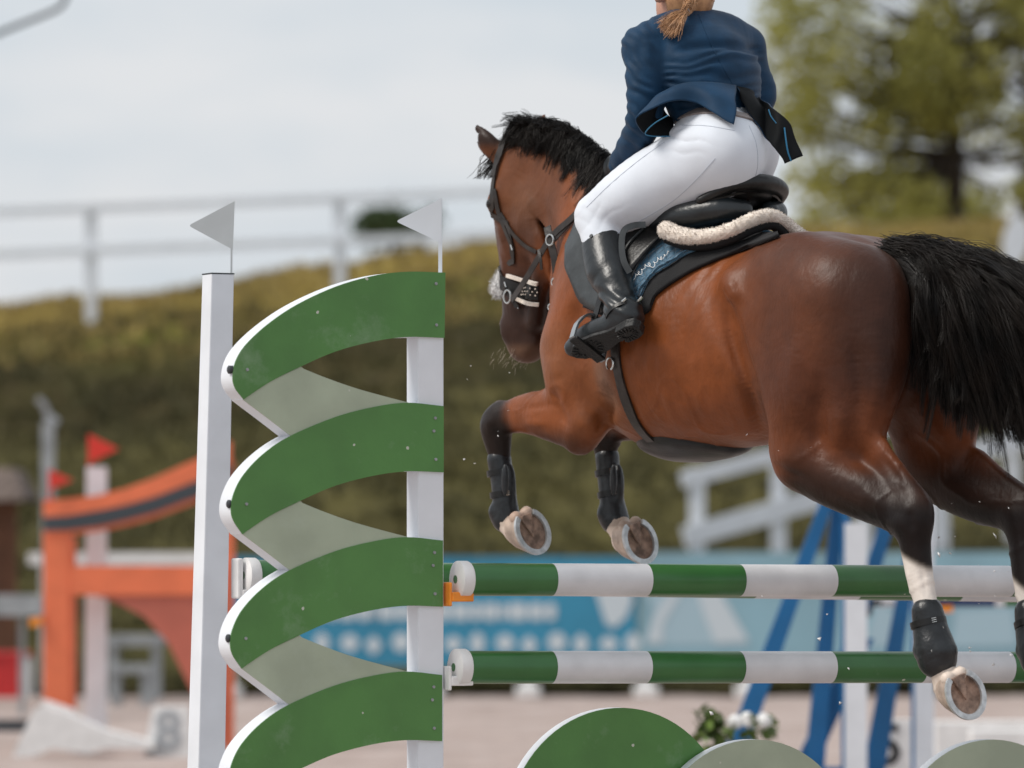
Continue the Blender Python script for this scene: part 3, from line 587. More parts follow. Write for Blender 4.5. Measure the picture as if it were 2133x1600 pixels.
# rear standard of the oxer
YR_ = 16.55; pr = at(488,900,YR_); rear = empty('jump_standard', (pr.x, pr.y, 0), 0, 'plain tapered white jump standard with a grey flag, behind the green wing', 'jump standard')
post(rear, pr, .079, at(488,571,YR_).z, at(462,1830,YR_)-at(488,1830,YR_), 1.26); mb = MB(); mb.box((pr.x-.06, pr.y+.05, .03), (.5,.9,.06), Matrix.Rotation(PSI,3,'Z')); mb.build('foot', 'white_paint', rear, False, .01, off=rear.location)
o_ = rear.location; mb = MB(); zt = at(488,571,YR_).z; cc_ = Vector((pr.x,pr.y,zt+.001))-JE*.0395-JN*.0395; mb.box(cc_, (.080,.080,.004), Matrix.Rotation(PSI,3,'Z')); mb.build('cap', 'dark_metal', rear, off=o_)
wflag(rear, [(392,470),(489,419),(485,520)], [(483,425),(482,575),.006], YR_+.03, 'grey_flag')
p = at(494,1205,YR_); mb = MB(); mb.box(p, (.020,.06,.13), Matrix.Rotation(PSI,3,'Z')); mb.box(p+JE*.045+Vector((0,0,-.05)), (.08,.07,.03), Matrix.Rotation(PSI,3,'Z')); mb.build('cup', 'white_plastic', rear, False, .006, off=o_)
# poles
def jump_pole(name, label, a, d, length, first, band, group, radius=.0515, start_green=True):
    """striped pole from a along unit d: short first band, then equal bands"""
    r_ = empty(name, a, 0, label, 'pole', group); x = .0; g = start_green; L_ = first; k = 0
    mb = MB(); mb.tube([d*-.002, d*.004, d*.036, d*.042], [.046,.058,.058,.054], 28); cp = mb.build('end_cap', 'white_plastic', r_, True)
    mb = MB(); mb.tube([d*-.0035, d*.0], .013, 14); mb.build('hole', 'pole_green', r_, True, off=(0,0,0)).parent = cp
    x = .042
    while x < length-.01:
        e = min(x+L_, length); mb = MB(); mb.tube([d*(x+.0005), d*e], radius, 36); mb.build('band', 'pole_green' if g else 'pole_white', r_, True); x = e; g = not g; L_ = band
    return r_
a = PJ(950,1207); d = JE
def tparam(u): return (PJ(u,1207)-PJ(950,1207)).length
# the visible stripe edge bulges to the near side of the pole; take the near-side point
b1 = tparam(1148)-.042; bl = (tparam(1730)-tparam(1148))/3
ja, jb = PJ(950,1207), PJ(1800,1210); dU = (jb-ja).normalized(); jump_pole('jump_pole', 'green and white striped pole, upper of the two below the horse', ja, dU, 3.5, b1, bl, None)
ja, jb = PJ(946,1390), PJ(1800,1390); dL = (jb-ja).normalized(); jump_pole('jump_pole', 'green and white striped pole, lower of the two above the green dome', ja, dL, 3.5, b1+.005, bl, None)
ja = at(508,1199,16.55); jb = at(1500,1214,16.55+1.55*math.tan(PSI)); jump_pole('jump_pole', 'striped rear pole held by the plain white standard, half hidden behind the wing', ja, (jb-ja).normalized(), 3.9, .22, .40, None)
far = empty('jump_standard', Vector((J0.x,J0.y,0))+JE*3.72, 0, 'plain white jump standard without a flag at the far end of the striped poles', 'jump standard'); post(far, Vector((J0.x,J0.y,0))+JE*3.68, .088, 1.6)
# filler with round tops
fil = empty('jump_filler', PJ(1560,2000,.06), 0, 'row of green and sage domed boards under the lower pole', 'jump filler'); fil.location.z = 0
def dome(uc, vt, r_, d0, m_, zb=.12):
    c = PJ(uc, vt); P = [(r_*math.cos(t), r_*math.sin(t)-r_) for t in np.linspace(0, math.pi, 40)]; bz = zb-c.z; P = [(r_, bz)]+P+[(-r_, bz)]
    for (a0, a1, nm, mm) in ((d0, d0+.004, 'dome_panel', m_), (d0+.0045, d0+.05, 'board', 'white_paint')):
        mb = MB(); mb.prism(P, lambda x, y: c+JE*x+Vector((0,0,y))-JN*a0, lambda x, y: c+JE*x+Vector((0,0,y))-JN*a1); mb.build(nm, mm, fil, off=fil.location)
dome(1300,1475,.40,.03,'green_paint'); dome(2330,1475,.40,.03,'green_paint'); dome(1562,1540,.37,-.03,'sage_paint'); dome(2055,1540,.37,-.03,'sage_paint')
b0 = PJ(1808,2000,.05); mb = MB(); mb.bar(Vector((b0.x,b0.y,.07))-JE*1.3, Vector((b0.x,b0.y,.07))+JE*1.3, .08, .14); mb.build('base_rail', 'white_paint', fil, off=fil.location)
# clods of sand thrown up by the hooves
V = []; Fs = []
for i in range(46):
    if i < 26: u, v, y_ = rg.uniform(1940,2120), rg.uniform(1020,1500), 15.9
    elif i < 34: u, v, y_ = rg.uniform(950,1080), rg.uniform(740,1000), 16.8
    else: u, v, y_ = rg.uniform(1480,2000), rg.uniform(900,1500), 15.8
    p = np.array(at(u, v, y_+rg.uniform(-.2,.2))); r_ = rg.uniform(.002,.0055); o = len(V); ax_ = rg.normal(size=(4,3))*r_; V += [p+ax_[j] for j in range(4)]; Fs += [(o,o+1,o+2),(o,o+2,o+3),(o,o+3,o+1),(o+1,o+3,o+2)]
o = mesh_obj('flying_sand', V, np.array(Fs), 'white_plastic', None, False); tag(o, 'bits of sand flying up around the hooves', 'sand', kind='stuff')
# ================================================================== HORSE
def nrm(v): v = np.asarray(v, float); return v/np.linalg.norm(v)
def w2l(d): return np.array((-CP*d[0]+SP*d[1], -SP*d[0]-CP*d[1], d[2]))     # world direction -> horse frame
class Hoof:
    def __init__(s, c, toe, n):
        s.c = c; s.n = nrm(w2l(n)); t = w2l(toe); s.t = nrm(t-s.n*(t@s.n)); s.b = np.cross(s.n, s.t)
        s.cor = c-s.n*.072-s.t*.022
HOOVES = {'lf': Hoof(H(1108,1108,.15), (.42,0,-.9), (.55,-.8,.2)), 'rf': Hoof(H(1332,1128,-.15), (.30,0,-.95), (.55,-.8,.2)),
          'lh': Hoof(H(2010,1447,.14), (.38,0,-.92), (.42,-.88,.15)), 'rh': Hoof(H(2215,1455,-.15), (.38,0,-.92), (.42,-.88,.15))}
def build_horse_field():
    f = Field((-.78, -.42, .62), (2.0, .46, 2.86), .0085)
    f.loft([(-.10,2.17,1.80,.10),(0,2.235,1.72,.19),(.15,2.29,1.69,.25),(.3,2.305,1.67,.27),(.45,2.30,1.64,.275),(.6,2.31,1.625,.29),
            (.8,2.345,1.61,.305),(1.0,2.42,1.615,.295),(1.12,2.47,1.655,.265),(1.25,2.45,1.71,.235),(1.38,2.36,1.80,.165),(1.47,2.22,1.92,.08)], 0, .12)
    # hindquarters
    for sg in (1, -1):
        f.ell((.24, .145*sg, 2.10), (.27, .13, .19), .07)
        f.ell((-.02, .12*sg, 1.99), (.16, .12, .24), .08)
    f.chain([H(1532,592,.235), H(1540,625,.24)], [.045,.04], .07)
    f.chain([H(1735,640,.165), H(1710,800,.19), H(1680,930,.20)], [.19,.165,.125], .06, .75)
    f.chain([H(1600,670,.225), H(1642,820,.238), H(1665,945,.228)], [.07,.085,.08], .05, .8)
    f.chain([H(1815,640,.11), H(1812,780,.15), H(1800,880,.165), H(1815,930,.165)], [.13,.115,.085,.04], .05, .85)
    f.chain([H(1685,955,.215), H(1730,990,.205), H(1800,1030,.19), H(1880,1075,.17), H(1900,1085,.17)], [.105,.098,.083,.062,.058], .04, .82)
    f.chain([H(1840,945,.17), H(1876,995,.17), H(1914,1046,.165), H(1916,1075,.165)], [.036,.034,.036,.03], .045, .8)
    f.chain([H(1900,1075,.17), H(1905,1120,.165), H(1913,1180,.16), H(1928,1255,.155), H(1945,1325,.15)], [.062,.056,.048,.040,.046], .03, .8)
    f.chain([H(1945,1325,.15), H(1955,1375,.147), HOOVES['lh'].cor], [.046,.038,.05], .02, .95)
    # right hind
    f.chain([H(1895,720,-.14), H(1925,850,-.17), H(1945,945,-.185)], [.17,.15,.125], .06, .75)
    f.chain([H(1955,740,-.11), H(1978,860,-.14), H(1985,930,-.15)], [.13,.105,.06], .05, .85)
    f.chain([H(1945,955,-.19), H(1975,990,-.185), H(2035,1030,-.18), H(2110,1065,-.17), H(2128,1080,-.17)], [.11,.105,.088,.066,.062], .04, .8)
    f.chain([H(2040,960,-.165), H(2090,1000,-.165), H(2140,1040,-.16)], [.035,.028,.034], .04, .7)
    f.chain([H(2128,1075,-.17), H(2131,1130,-.165), H(2135,1200,-.16), H(2147,1280,-.16), H(2160,1330,-.155)], [.06,.05,.043,.038,.046], .03, .8)
    f.chain([H(2160,1330,-.155), H(2170,1380,-.15), HOOVES['rh'].cor], [.046,.038,.05], .02, .95)
    # forehand
    for sg in (1, -1):
        f.chain([(1.08,.145*sg,2.32), (1.19,.17*sg,2.10), (1.265,.165*sg,1.96)], [.10,.118,.112], .07, .72)
        f.chain([(1.265,.165*sg,1.95), (1.24,.185*sg,1.84), (1.205,.185*sg,1.755)], [.115,.108,.075], .05, .82)
        f.ell((1.36,.07*sg,1.95), (.09,.08,.13), .06)
    f.chain([H(1208,892,.185), H(1150,866,.18), H(1095,862,.175), H(1045,874,.17)], [.078,.086,.066,.05], .04, .85)
    f.chain([H(1232,885,.19), H(1207,924,.185)], [.045,.024], .05)
    f.chain([H(1045,868,.17), H(1033,885,.17), H(1036,915,.17), H(1042,960,.168), H(1050,1040,.165), H(1056,1082,.16)], [.053,.056,.05,.037,.033,.042], .02, .9)
    f.chain([H(1056,1082,.16), H(1070,1102,.158), HOOVES['lf'].cor], [.042,.038,.048], .015)
    f.chain([H(1370,845,-.14), H(1320,868,-.15), H(1282,885,-.15), H(1263,905,-.15)], [.095,.08,.06,.05], .05, .85)
    f.chain([H(1265,893,-.15), H(1262,915,-.15), H(1263,960,-.15), H(1275,1045,-.15), H(1283,1088,-.15)], [.052,.05,.037,.034,.042], .02, .9)
    f.chain([H(1283,1088,-.15), H(1296,1108,-.15), HOOVES['rf'].cor], [.042,.038,.048], .015)
    for hf in HOOVES.values():
        for sg in (1,-1): f.ell(hf.c-hf.t*.064+hf.b*.024*sg-hf.n*.020, (.024,.024,.024), .012)
    # neck + head
    f.chain([(1.18,0,2.2), (1.29,0,2.31), (1.43,0,2.46), (1.56,0,2.575), (1.67,0,2.615)], [.24,.235,.195,.15,.11], .09, [.72,.62,.5,.5,.62])
    f.chain([(1.70,0,2.62), (1.705,0,2.52), (1.68,0,2.42), (1.685,0,2.30), (1.695,0,2.16), (1.695,0,2.03), (1.69,0,1.995)],
            [.09,.123,.137,.115,.092,.080,.066], .03, [.85,.78,.66,.66,.72,.8,.85])
    for sg in (1, -1):
        f.ell((1.585,.060*sg,2.40), (.092,.034,.12), .035); f.chain([(1.535,.050*sg,2.34),(1.56,.045*sg,2.20),(1.60,.035*sg,2.06)], [.035,.034,.03], .04)                    # cheek
        f.chain([(1.735,.075*sg,2.50),(1.76,.078*sg,2.465),(1.745,.07*sg,2.43)], [.02,.026,.018], .03)   # orbit
        f.chain([(1.72,.066*sg,2.40),(1.725,.05*sg,2.24)], [.012,.008], .03)
        f.ell((1.735,.05*sg,2.04), (.03,.016,.035), .025)
        f.ell((1.755,.048*sg,2.03), (.014,.012,.022), .012, op='s')          # nostril
    f.chain([(1.63,0,1.99),(1.66,0,1.965),(1.70,0,1.965)], [.03,.034,.03], .03, 1.2)   # chin, lips
    e0, e1 = H(1042,325,.055), H(988,257,.085)
    f.chain([e0, H(1012,295,.08), e1], [.036,.037,.004], .015, .6)
    f.chain([e0*.75+e1*.25+np.array((.012,.012,0)), e0*.35+e1*.65+np.array((.014,.014,0))], [.014,.012], .01, .7, op='s')
    e0, e1 = np.array((1.715,-.055,2.675)), H(1134,238,-.07)
    f.chain([e0, e0*.5+e1*.5, e1], [.028,.03,.005], .015, .6)
    f.chain([(1.575,0,2.445),(1.495,0,2.34),(1.46,0,2.22),(1.455,0,2.08)], [.008,.018,.024,.03], .02, 6., op='s')    # throat, between jaw and neck
    # muscle lines and hollows
    f.chain([H(1492,612,.295), H(1512,680,.298), H(1542,780,.298), H(1578,880,.285)], [.02,.045,.05,.04], .03, op='s')
    f.chain([H(1700,810,.33), H(1712,880,.33), H(1718,940,.32)], [.02,.04,.03], .06, op='s')
    f.chain([H(1645,690,.235), H(1655,800,.255), H(1668,890,.25)], [.03,.045,.04], .05)
    f.chain([H(1748,800,.225), H(1752,880,.225), H(1755,935,.215)], [.03,.04,.03], .05)       # flank hollow in front of the thigh
    f.chain([(1.14,.29,2.05), (1.11,.31,1.90), (1.11,.29,1.78)], .022, .06, op='s')    # behind the elbow
    f.chain([H(1790,760,.3), H(1775,860,.3), H(1765,930,.29)], .035, .09, op='s')        # between thigh muscles
    return f
HF = build_horse_field()
HV, HFq = HF.mesh(); HV = relax(HV, HFq, 2, .5)
def surf_detail(V, Fq):
    me = bpy.data.meshes.new('t'); me.from_pydata([tuple(p) for p in V], [], Fq.tolist()); me.update(); N = np.zeros(len(V)*3, np.float32); me.vertices.foreach_get('normal', N); N = N.reshape(-1,3); bpy.data.meshes.remove(me)
    s_, l_, z = V.T; a = np.array([mnoise(Vector((p[0]*7, p[1]*7, p[2]*2.2))) for p in V]); b = np.array([mnoise(Vector((p[0]*16, p[1]*16, p[2]*9))+Vector((5,3,1))) for p in V])
    rib = sstep(.45,.6,s_)*sstep(1.1,.98,s_)*sstep(2.3,2.2,z)*sstep(1.66,1.76,z); d = rib*.0016*np.sin((s_+.22*(z-2)+.045*a)*2*math.pi/.066)*sstep(-.3,.3,b+a)
    quarter = sstep(.45,.3,s_)*sstep(1.5,1.6,z); d += quarter*.004*a+.0016*b*sstep(1.5,1.6,z)
    sh = sstep(1.05,1.15,s_)*sstep(1.5,1.4,s_)*sstep(1.6,1.7,z); d += sh*.0045*a
    vein = np.abs(np.array([mnoise(Vector((p[0]*5, p[1]*5, p[2]*5))+Vector((.0,9,2))) for p in V])); d += .0035*sstep(.05,.0,vein)*(sstep(.4,.6,s_)*sstep(1.95,1.85,z)*.7+sstep(1.25,1.4,s_)*sstep(2.1,2.2,z)*.6+sstep(.2,0,s_)*sstep(1.7,1.6,z))
    U, W = uv_of(np.column_stack([s_, np.abs(l_), z])); face = sstep(-.05,.25, N[:,1]*np.sign(l_)+.35*N[:,2]*0-.0)
    def stroke(P, w_, dep_, s0=-9, s1=9):
        nonlocal d
        C = catmull(np.array(P, float), 8) if len(P) > 2 else np.linspace(P[0], P[1], 12); m = (U > C[:,0].min()-4*w_) & (U < C[:,0].max()+4*w_) & (W > C[:,1].min()-4*w_) & (W < C[:,1].max()+4*w_) & (s_ > s0) & (s_ < s1); ix = np.nonzero(m)[0]
        if len(ix): Q = ((np.column_stack([U[ix], W[ix]])[:,None]-C[None])**2).sum(2); t_ = Q.argmin(1)/(len(C)-1); q = np.sqrt(Q.min(1)); tp = 1 if len(P) == 2 and abs(P[0][1]-P[1][1]) < 40 and abs(P[0][0]-P[1][0]) < 40 else sstep(-.05,.35,t_)*sstep(1.05,.65,t_); d[ix] += dep_*np.exp(-(q/w_)**2)*face[ix]*tp
    st = stroke
    st([(1506,600),(1518,690),(1546,780),(1576,870),(1596,935)], 13, -.016); st([(1540,640),(1556,720),(1584,810),(1612,900)], 17, .007); st([(1522,598),(1528,612)], 15, .012)
    st([(1662,690),(1654,800),(1668,900)], 20, .010); st([(1705,800),(1700,880),(1706,960)], 20, -.016); st([(1752,840),(1752,940)], 17, .010); st([(1775,680),(1786,800),(1792,900)], 14, -.010); st([(1820,640),(1828,760),(1826,880)], 18, .006)
    st([(1598,955),(1640,985),(1690,1000)], 9, -.007); st([(1832,945),(1880,1012)], 10, -.010); st([(1700,1018),(1790,1075),(1850,1112)], 10, -.006); st([(1790,1020),(1850,1060)], 12, .005); st([(1862,1092),(1866,1096)], 15, .007); st([(1895,1060),(1900,1110)], 9, -.006); st([(1890,1170),(1902,1250)], 7, .004); st([(1918,1170),(1930,1250)], 6, -.005)
    st([(1146,800),(1162,850),(1184,905)], 11, -.014, 1.05); st([(1255,790),(1268,850),(1242,915)], 15, -.022, .95); st([(1212,850),(1216,880)], 22, .010, 1.05); st([(1165,842),(1080,852)], 7, -.005, 1.2); st([(1140,885),(1085,880)], 8, .005, 1.2); st([(1190,690),(1215,770)], 18, -.009, 1.0); st([(1150,740),(1160,790)], 16, .006, 1.0)
    st([(1128,420),(1150,480),(1166,545)], 10, -.008, 1.2); st([(1205,345),(1185,420),(1168,500)], 16, .008, 1.2); st([(1240,380),(1215,440)], 14, -.006, 1.2); st([(1035,465),(1062,545)], 6, .006, 1.6); st([(1056,432),(1060,450)], 13, -.007, 1.55); st([(1095,400),(1108,440),(1108,480)], 12, .007, 1.5); st([(1018,880),(1022,895)], 10, .006, 1.5); st([(1050,845),(1060,910)], 8, -.006, 1.5)
    st([(1440,560),(1470,680),(1480,780)], 20, .004, .4, .9); st([(1400,620),(1425,740),(1440,830)], 18, -.004, .4, 1.0); st([(1480,640),(1505,740)], 12, -.004, .35, .7); st([(1345,780),(1375,870)], 16, -.006, .6, 1.1); st([(1400,880),(1500,905),(1580,900)], 14, .004, .3, 1.0)
    return V+N*d[:,None]
HV = surf_detail(HV, HFq)
HBVH = BVHTree.FromPolygons([tuple(p) for p in HV], [tuple(q) for q in HFq.tolist()])
horse = frame('horse', (.75, 0, 1.6), 'bay horse with white socks jumping over the green and white poles', 'horse')

# ---- coat colour: bay body, black points, white socks, plus shade painted into the quarters
def coat(V):
    A = V.copy(); left = V[:,1] > 0; A[:,1] = np.abs(A[:,1])
    s_, l_, z = V.T; al = np.abs(l_); n = len(V)
    bay = np.array((.34,.100,.028)); dark = np.array((.115,.040,.020)); red = np.array((.20,.055,.020)); black = np.array((.013,.008,.006)); white = np.array((.72,.66,.60))
    tan = np.array((.36,.17,.085))
    nz_ = np.array([mnoise(Vector((a*4.5, b*4.5, c*4.5))) for a, b, c in V[::1]]) if n < 400000 else np.zeros(n)
    C = np.tile(bay, (n,1))
    def mixin(col, wt): 
        nonlocal C; wt = np.clip(wt, 0, 1)[:,None]; C = C*(1-wt)+np.asarray(col)*wt
    # darker top line and quarters, the quarters deepened to stand in for shade
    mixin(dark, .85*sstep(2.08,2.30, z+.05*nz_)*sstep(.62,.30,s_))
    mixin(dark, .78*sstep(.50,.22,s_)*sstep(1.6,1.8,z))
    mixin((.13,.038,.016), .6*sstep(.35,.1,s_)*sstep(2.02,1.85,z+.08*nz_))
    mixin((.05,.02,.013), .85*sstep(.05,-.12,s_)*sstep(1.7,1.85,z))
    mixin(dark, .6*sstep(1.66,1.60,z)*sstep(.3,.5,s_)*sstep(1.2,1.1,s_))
    mixin(tan, .35*np.exp(-((s_-1.05)/.12)**2)*sstep(2.0,1.85,z)*sstep(1.62,1.72,z))
    mixin((.33,.25,.20), .55*np.exp(-((s_-1.0)/.05)**2)*sstep(2.02,1.9,z)*sstep(1.70,1.78,z)*np.clip(.8+nz_,0,1))
    mixin(tan, .35*sstep(1.12,1.25,s_)*sstep(2.1,1.95,z)*sstep(1.78,1.88,z))
    mixin((.17,.08,.045), .6*sstep(1.3,1.45,s_)*sstep(2.25,2.4,z))                   # neck
    # hind legs: gaskin darkens to black at the hock, white sock
    hind = sstep(.25,.1,s_)
    mixin((.05,.022,.014), hind*sstep(1.62,1.48,z+.04*nz_)); mixin(black, hind*sstep(1.47,1.38,z+.03*nz_))
    sock = sstep(-.12,-.2,s_)*sstep(1.275,1.245,z+.035*nz_-.55*(s_+.29))
    mixin(white, sock)
    # fore legs
    fr = sstep(1.40,1.50,s_)*sstep(1.80,1.72,z); frR = sstep(1.30,1.38,s_)*sstep(1.72,1.66,z)*(l_ < 0)
    mixin((.022,.013,.010), np.maximum(sstep(1.50,1.60,s_+.03*nz_)*sstep(1.84,1.78,z)*(l_ > 0), 0)); mixin(black, frR)
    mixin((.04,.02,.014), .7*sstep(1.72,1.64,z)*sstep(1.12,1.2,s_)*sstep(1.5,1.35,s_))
    fp = sstep(1.20,1.34,s_)*sstep(1.385,1.36,z); hm = np.max([sstep(.135,.105,np.linalg.norm(V-(h_.c-h_.n*.02), axis=1)) for h_ in HOOVES.values()], axis=0)*(.8+.2*np.clip(nz_*2,-1,1)); fp = np.maximum(fp, hm); mixin((.70,.58,.49), fp)
    # head: dark muzzle, warm cheek, tan lips
    hd = sstep(1.50,1.56,s_)*sstep(1.9,1.95,z)*sstep(.14,.12,al)
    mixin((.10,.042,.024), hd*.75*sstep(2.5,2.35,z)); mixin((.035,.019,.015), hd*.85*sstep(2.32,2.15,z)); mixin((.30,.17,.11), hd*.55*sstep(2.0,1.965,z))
    mixin((.26,.11,.05), hd*.6*np.exp(-((z-2.46)/.06)**2)*sstep(1.75,1.62,s_))
    mixin((.35,.20,.13), hd*.6*sstep(1.745,1.775,s_)*sstep(2.2,2.1,z))
    mixin((.028,.016,.012), sstep(2.635,2.68,z)*sstep(1.66,1.72,s_)*.92)                  # ears
    wm = np.maximum(sock, fp); C *= (1+.12*nz_)[:,None]; C *= (1-.42*(1-wm))[:,None]; C[:,1] *= 1-.06*(1-wm); C[:,2] *= 1-.12*(1-wm)
    return np.clip(C, .004, .85)
def coat_mat():
    m = bpy.data.materials.new('bay_coat'); m.use_nodes = True; t = m.node_tree; b = t.nodes['Principled BSDF']
    a = t.nodes.new('ShaderNodeAttribute'); a.attribute_name = 'coat'
    co = t.nodes.new('ShaderNodeTexCoord'); mp_ = t.nodes.new('ShaderNodeMapping'); mp_.inputs['Scale'].default_value = (90,90,30)
    n1 = t.nodes.new('ShaderNodeTexNoise'); n1.inputs['Scale'].default_value = 1.; n1.inputs['Detail'].default_value = 5
    n2 = t.nodes.new('ShaderNodeTexNoise'); n2.inputs['Scale'].default_value = 14.; n2.inputs['Detail'].default_value = 6; n2.inputs['Roughness'].default_value = .65
    n3 = t.nodes.new('ShaderNodeTexNoise'); n3.inputs['Scale'].default_value = 9.; n3.inputs['Detail'].default_value = 2; n3.inputs['Distortion'].default_value = 1.6
    t.links.new(co.outputs['Object'], mp_.inputs['Vector']); t.links.new(mp_.outputs['Vector'], n1.inputs['Vector']); t.links.new(co.outputs['Object'], n2.inputs['Vector']); t.links.new(co.outputs['Object'], n3.inputs['Vector'])
    mr = t.nodes.new('ShaderNodeMapRange'); mr.inputs[1].default_value = .3; mr.inputs[2].default_value = .7; mr.inputs[3].default_value = .82; mr.inputs[4].default_value = 1.15
    t.links.new(n2.outputs['Fac'], mr.inputs[0])
    mm = t.nodes.new('ShaderNodeMix'); mm.data_type = 'RGBA'; mm.blend_type = 'MULTIPLY'; mm.inputs[0].default_value = 1
    t.links.new(a.outputs['Color'], mm.inputs[6]); t.links.new(mr.outputs[0], mm.inputs[7]); t.links.new(mm.outputs[2], b.inputs['Base Color'])
    b.inputs['Roughness'].default_value = .42; b.inputs['Specular IOR Level'].default_value = .22
    b.inputs['Sheen Weight'].default_value = .04; b.inputs['Sheen Roughness'].default_value = .4; b.inputs['Sheen Tint'].default_value = (.9,.8,.75,1)
    ad = t.nodes.new('ShaderNodeMath'); ad.operation = 'MULTIPLY_ADD'; ad.inputs[1].default_value = 2.5
    t.links.new(n3.outputs['Fac'], ad.inputs[0]); t.links.new(n1.outputs['Fac'], ad.inputs[2])
    bp = t.nodes.new('ShaderNodeBump'); bp.inputs['Strength'].default_value = .2; bp.inputs['Distance'].default_value = .006
    t.links.new(ad.outputs[0], bp.inputs['Height']); t.links.new(bp.outputs['Normal'], b.inputs['Normal'])
    MATS['bay_coat'] = m; return m
coat_mat()
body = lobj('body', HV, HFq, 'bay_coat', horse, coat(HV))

# ---- surface helpers
def cast(u, v, off=0., l=None, bvh=None):
    """local point + normal where the photo ray through (u,v) meets the horse"""
    p = H(u, v, 0.); d = nrm(p-CAML); hit = (bvh or HBVH).ray_cast(Vector(CAML), Vector(d))
    if hit[0] is not None: return np.array(hit[0])+np.array(hit[1])*off, np.array(hit[1])
    if l is not None: return H(u, v, l), nrm((0,.7,.5))
    q = H(u, v, .15); h2 = (bvh or HBVH).find_nearest(Vector(q)); return np.array(h2[0])+np.array(h2[1])*off, np.array(h2[1])
def push_out(p, off):
    h = HBVH.find_nearest(Vector(p)); 
    q, n_ = np.array(h[0]), np.array(h[1])
    if (np.array(p)-q)@n_ < off: return q+n_*off
    return np.array(p)
def ribbon(mb, P, N, width, thick):
    P = [np.asarray(p, float) for p in P]; n = len(P); wd = width if hasattr(width, '__len__') else [width]*n; o = len(mb.v)
    for i in range(n):
        t = nrm(P[min(i+1,n-1)]-P[max(i-1,0)]); nn = np.asarray(N[i], float); nn = nrm(nn-t*(nn@t)); b = np.cross(t, nn)
        for a, c in ((-1,-1),(1,-1),(1,1),(-1,1)): mb.v.append(tuple(P[i]+b*a*wd[i]/2+nn*c*thick/2))
    for i in range(n-1):
        for k in range(4): a = o+i*4+k; b = o+i*4+(k+1) % 4; mb.f.append((a, b, b+4, a+4))
    mb.f.append((o+3,o+2,o+1,o)); e = o+(n-1)*4; mb.f.append((e,e+1,e+2,e+3)); return mb
def strap_uv(mb, uvs, width, thick=.004, off=.004, n=5, mirror=False):
    C = catmull(np.array(uvs, float), n); PN = [cast(u, v, off) for u, v in C]
    ribbon(mb, [p for p, _ in PN], [q for _, q in PN], width, thick)
    if mirror:
        fl = np.array((1,-1,1)); ribbon(mb, [p*fl for p, _ in PN], [q*fl for _, q in PN], width, thick)
    return mb
def patch_uv(top, bot, nu, nv, off, thick, bvh=None, l=None, mirror=True):
    """cloth or leather laid on the horse between two photo curves"""
    T = catmull(np.array(top, float), 8); B = catmull(np.array(bot, float), 8)
    T = T[np.linspace(0, len(T)-1, nu).round().astype(int)]; B = B[np.linspace(0, len(B)-1, nu).round().astype(int)]
    P = np.zeros((nv, nu, 3)); N = np.zeros((nv, nu, 3))
    for j in range(nv):
        for i in range(nu):
            u, v = T[i]+(B[i]-T[i])*j/(nv-1); P[j,i], N[j,i] = cast(u, v, 0, l, bvh)
    for _ in range(4):
        for G in (P, N): G[1:-1,1:-1] = .5*G[1:-1,1:-1]+.125*(G[:-2,1:-1]+G[2:,1:-1]+G[1:-1,:-2]+G[1:-1,2:])
    N /= np.linalg.norm(N, axis=2, keepdims=True); A = P+N*off; Bk = P+N*(off-thick)
    V = np.vstack([A.reshape(-1,3), Bk.reshape(-1,3)]); m_ = nu*nv; Fs = []
    for j in range(nv-1):
        for i in range(nu-1):
            a = j*nu+i; Fs += [(a, a+nu, a+nu+1, a+1), (m_+a, m_+a+1, m_+a+nu+1, m_+a+nu)]
    rim = [i for i in range(nu)]+[j*nu+nu-1 for j in range(1,nv)]+[(nv-1)*nu+i for i in range(nu-2,-1,-1)]+[j*nu for j in range(nv-2,0,-1)]
    for a, b in zip(rim, rim[1:]+rim[:1]): Fs.append((a, b, m_+b, m_+a))
    Fs = np.array(Fs)
    if mirror: V2 = V*np.array((1,-1,1)); Fs = np.vstack([Fs, Fs[:, ::-1]+len(V)]); V = np.vstack([V, V2])
    return V, Fs

# ---- hair strands
def strands(G, r0, r1, name, m, root, parent=None):
    """G: (n strands, k points, 3) -> one mesh of tapered three-sided strands"""
    n, k, _ = G.shape; T = np.gradient(G, axis=1); T /= np.linalg.norm(T, axis=2, keepdims=True)+1e-9
    ref = np.random.normal(size=(n,1,3)); A = np.cross(T, ref); A /= np.linalg.norm(A, axis=2, keepdims=True)+1e-9; B = np.cross(T, A)
    r = (r0+(r1-r0)*np.linspace(0,1,k)**1.6)[None,:,None]*np.random.uniform(.7,1.3,(n,1,1))
    V = np.stack([G+r*(A*math.cos(a)+B*math.sin(a)) for a in (0, 2.094, 4.189)], axis=2)      # n,k,3,3
    ii = (np.arange(n)[:,None]*k+np.arange(k-1)[None,:]).reshape(-1)*3; Fs = []
    for q in range(3):
        p = (q+1) % 3; Fs.append(np.column_stack([ii+q, ii+p, ii+p+3, ii+q+3]))
    return lobj(name, V.reshape(-1,3), np.vstack(Fs), m, root, parent=parent)
def spline_many(ctrl, k):
    """ctrl (n,c,3) -> (n,k,3) smooth"""
    n, c, _ = ctrl.shape; Q = np.concatenate([2*ctrl[:,:1]-ctrl[:,1:2], ctrl, 2*ctrl[:,-1:]-ctrl[:,-2:-1]], axis=1); out = np.zeros((n,k,3))
    for j, x in enumerate(np.linspace(0, c-1-1e-6, k)):
        i = int(x); t = x-i; p0, p1, p2, p3 = Q[:,i], Q[:,i+1], Q[:,i+2], Q[:,i+3]
        out[:,j] = .5*((2*p1)+(-p0+p2)*t+(2*p0-5*p1+4*p2-p3)*t*t+(-p0+3*p1-3*p2+p3)*t**3)
    return out
mat('black_hair', (.0075,.0050,.0036), .38, noise=.6, nscale=9, spec=.22)
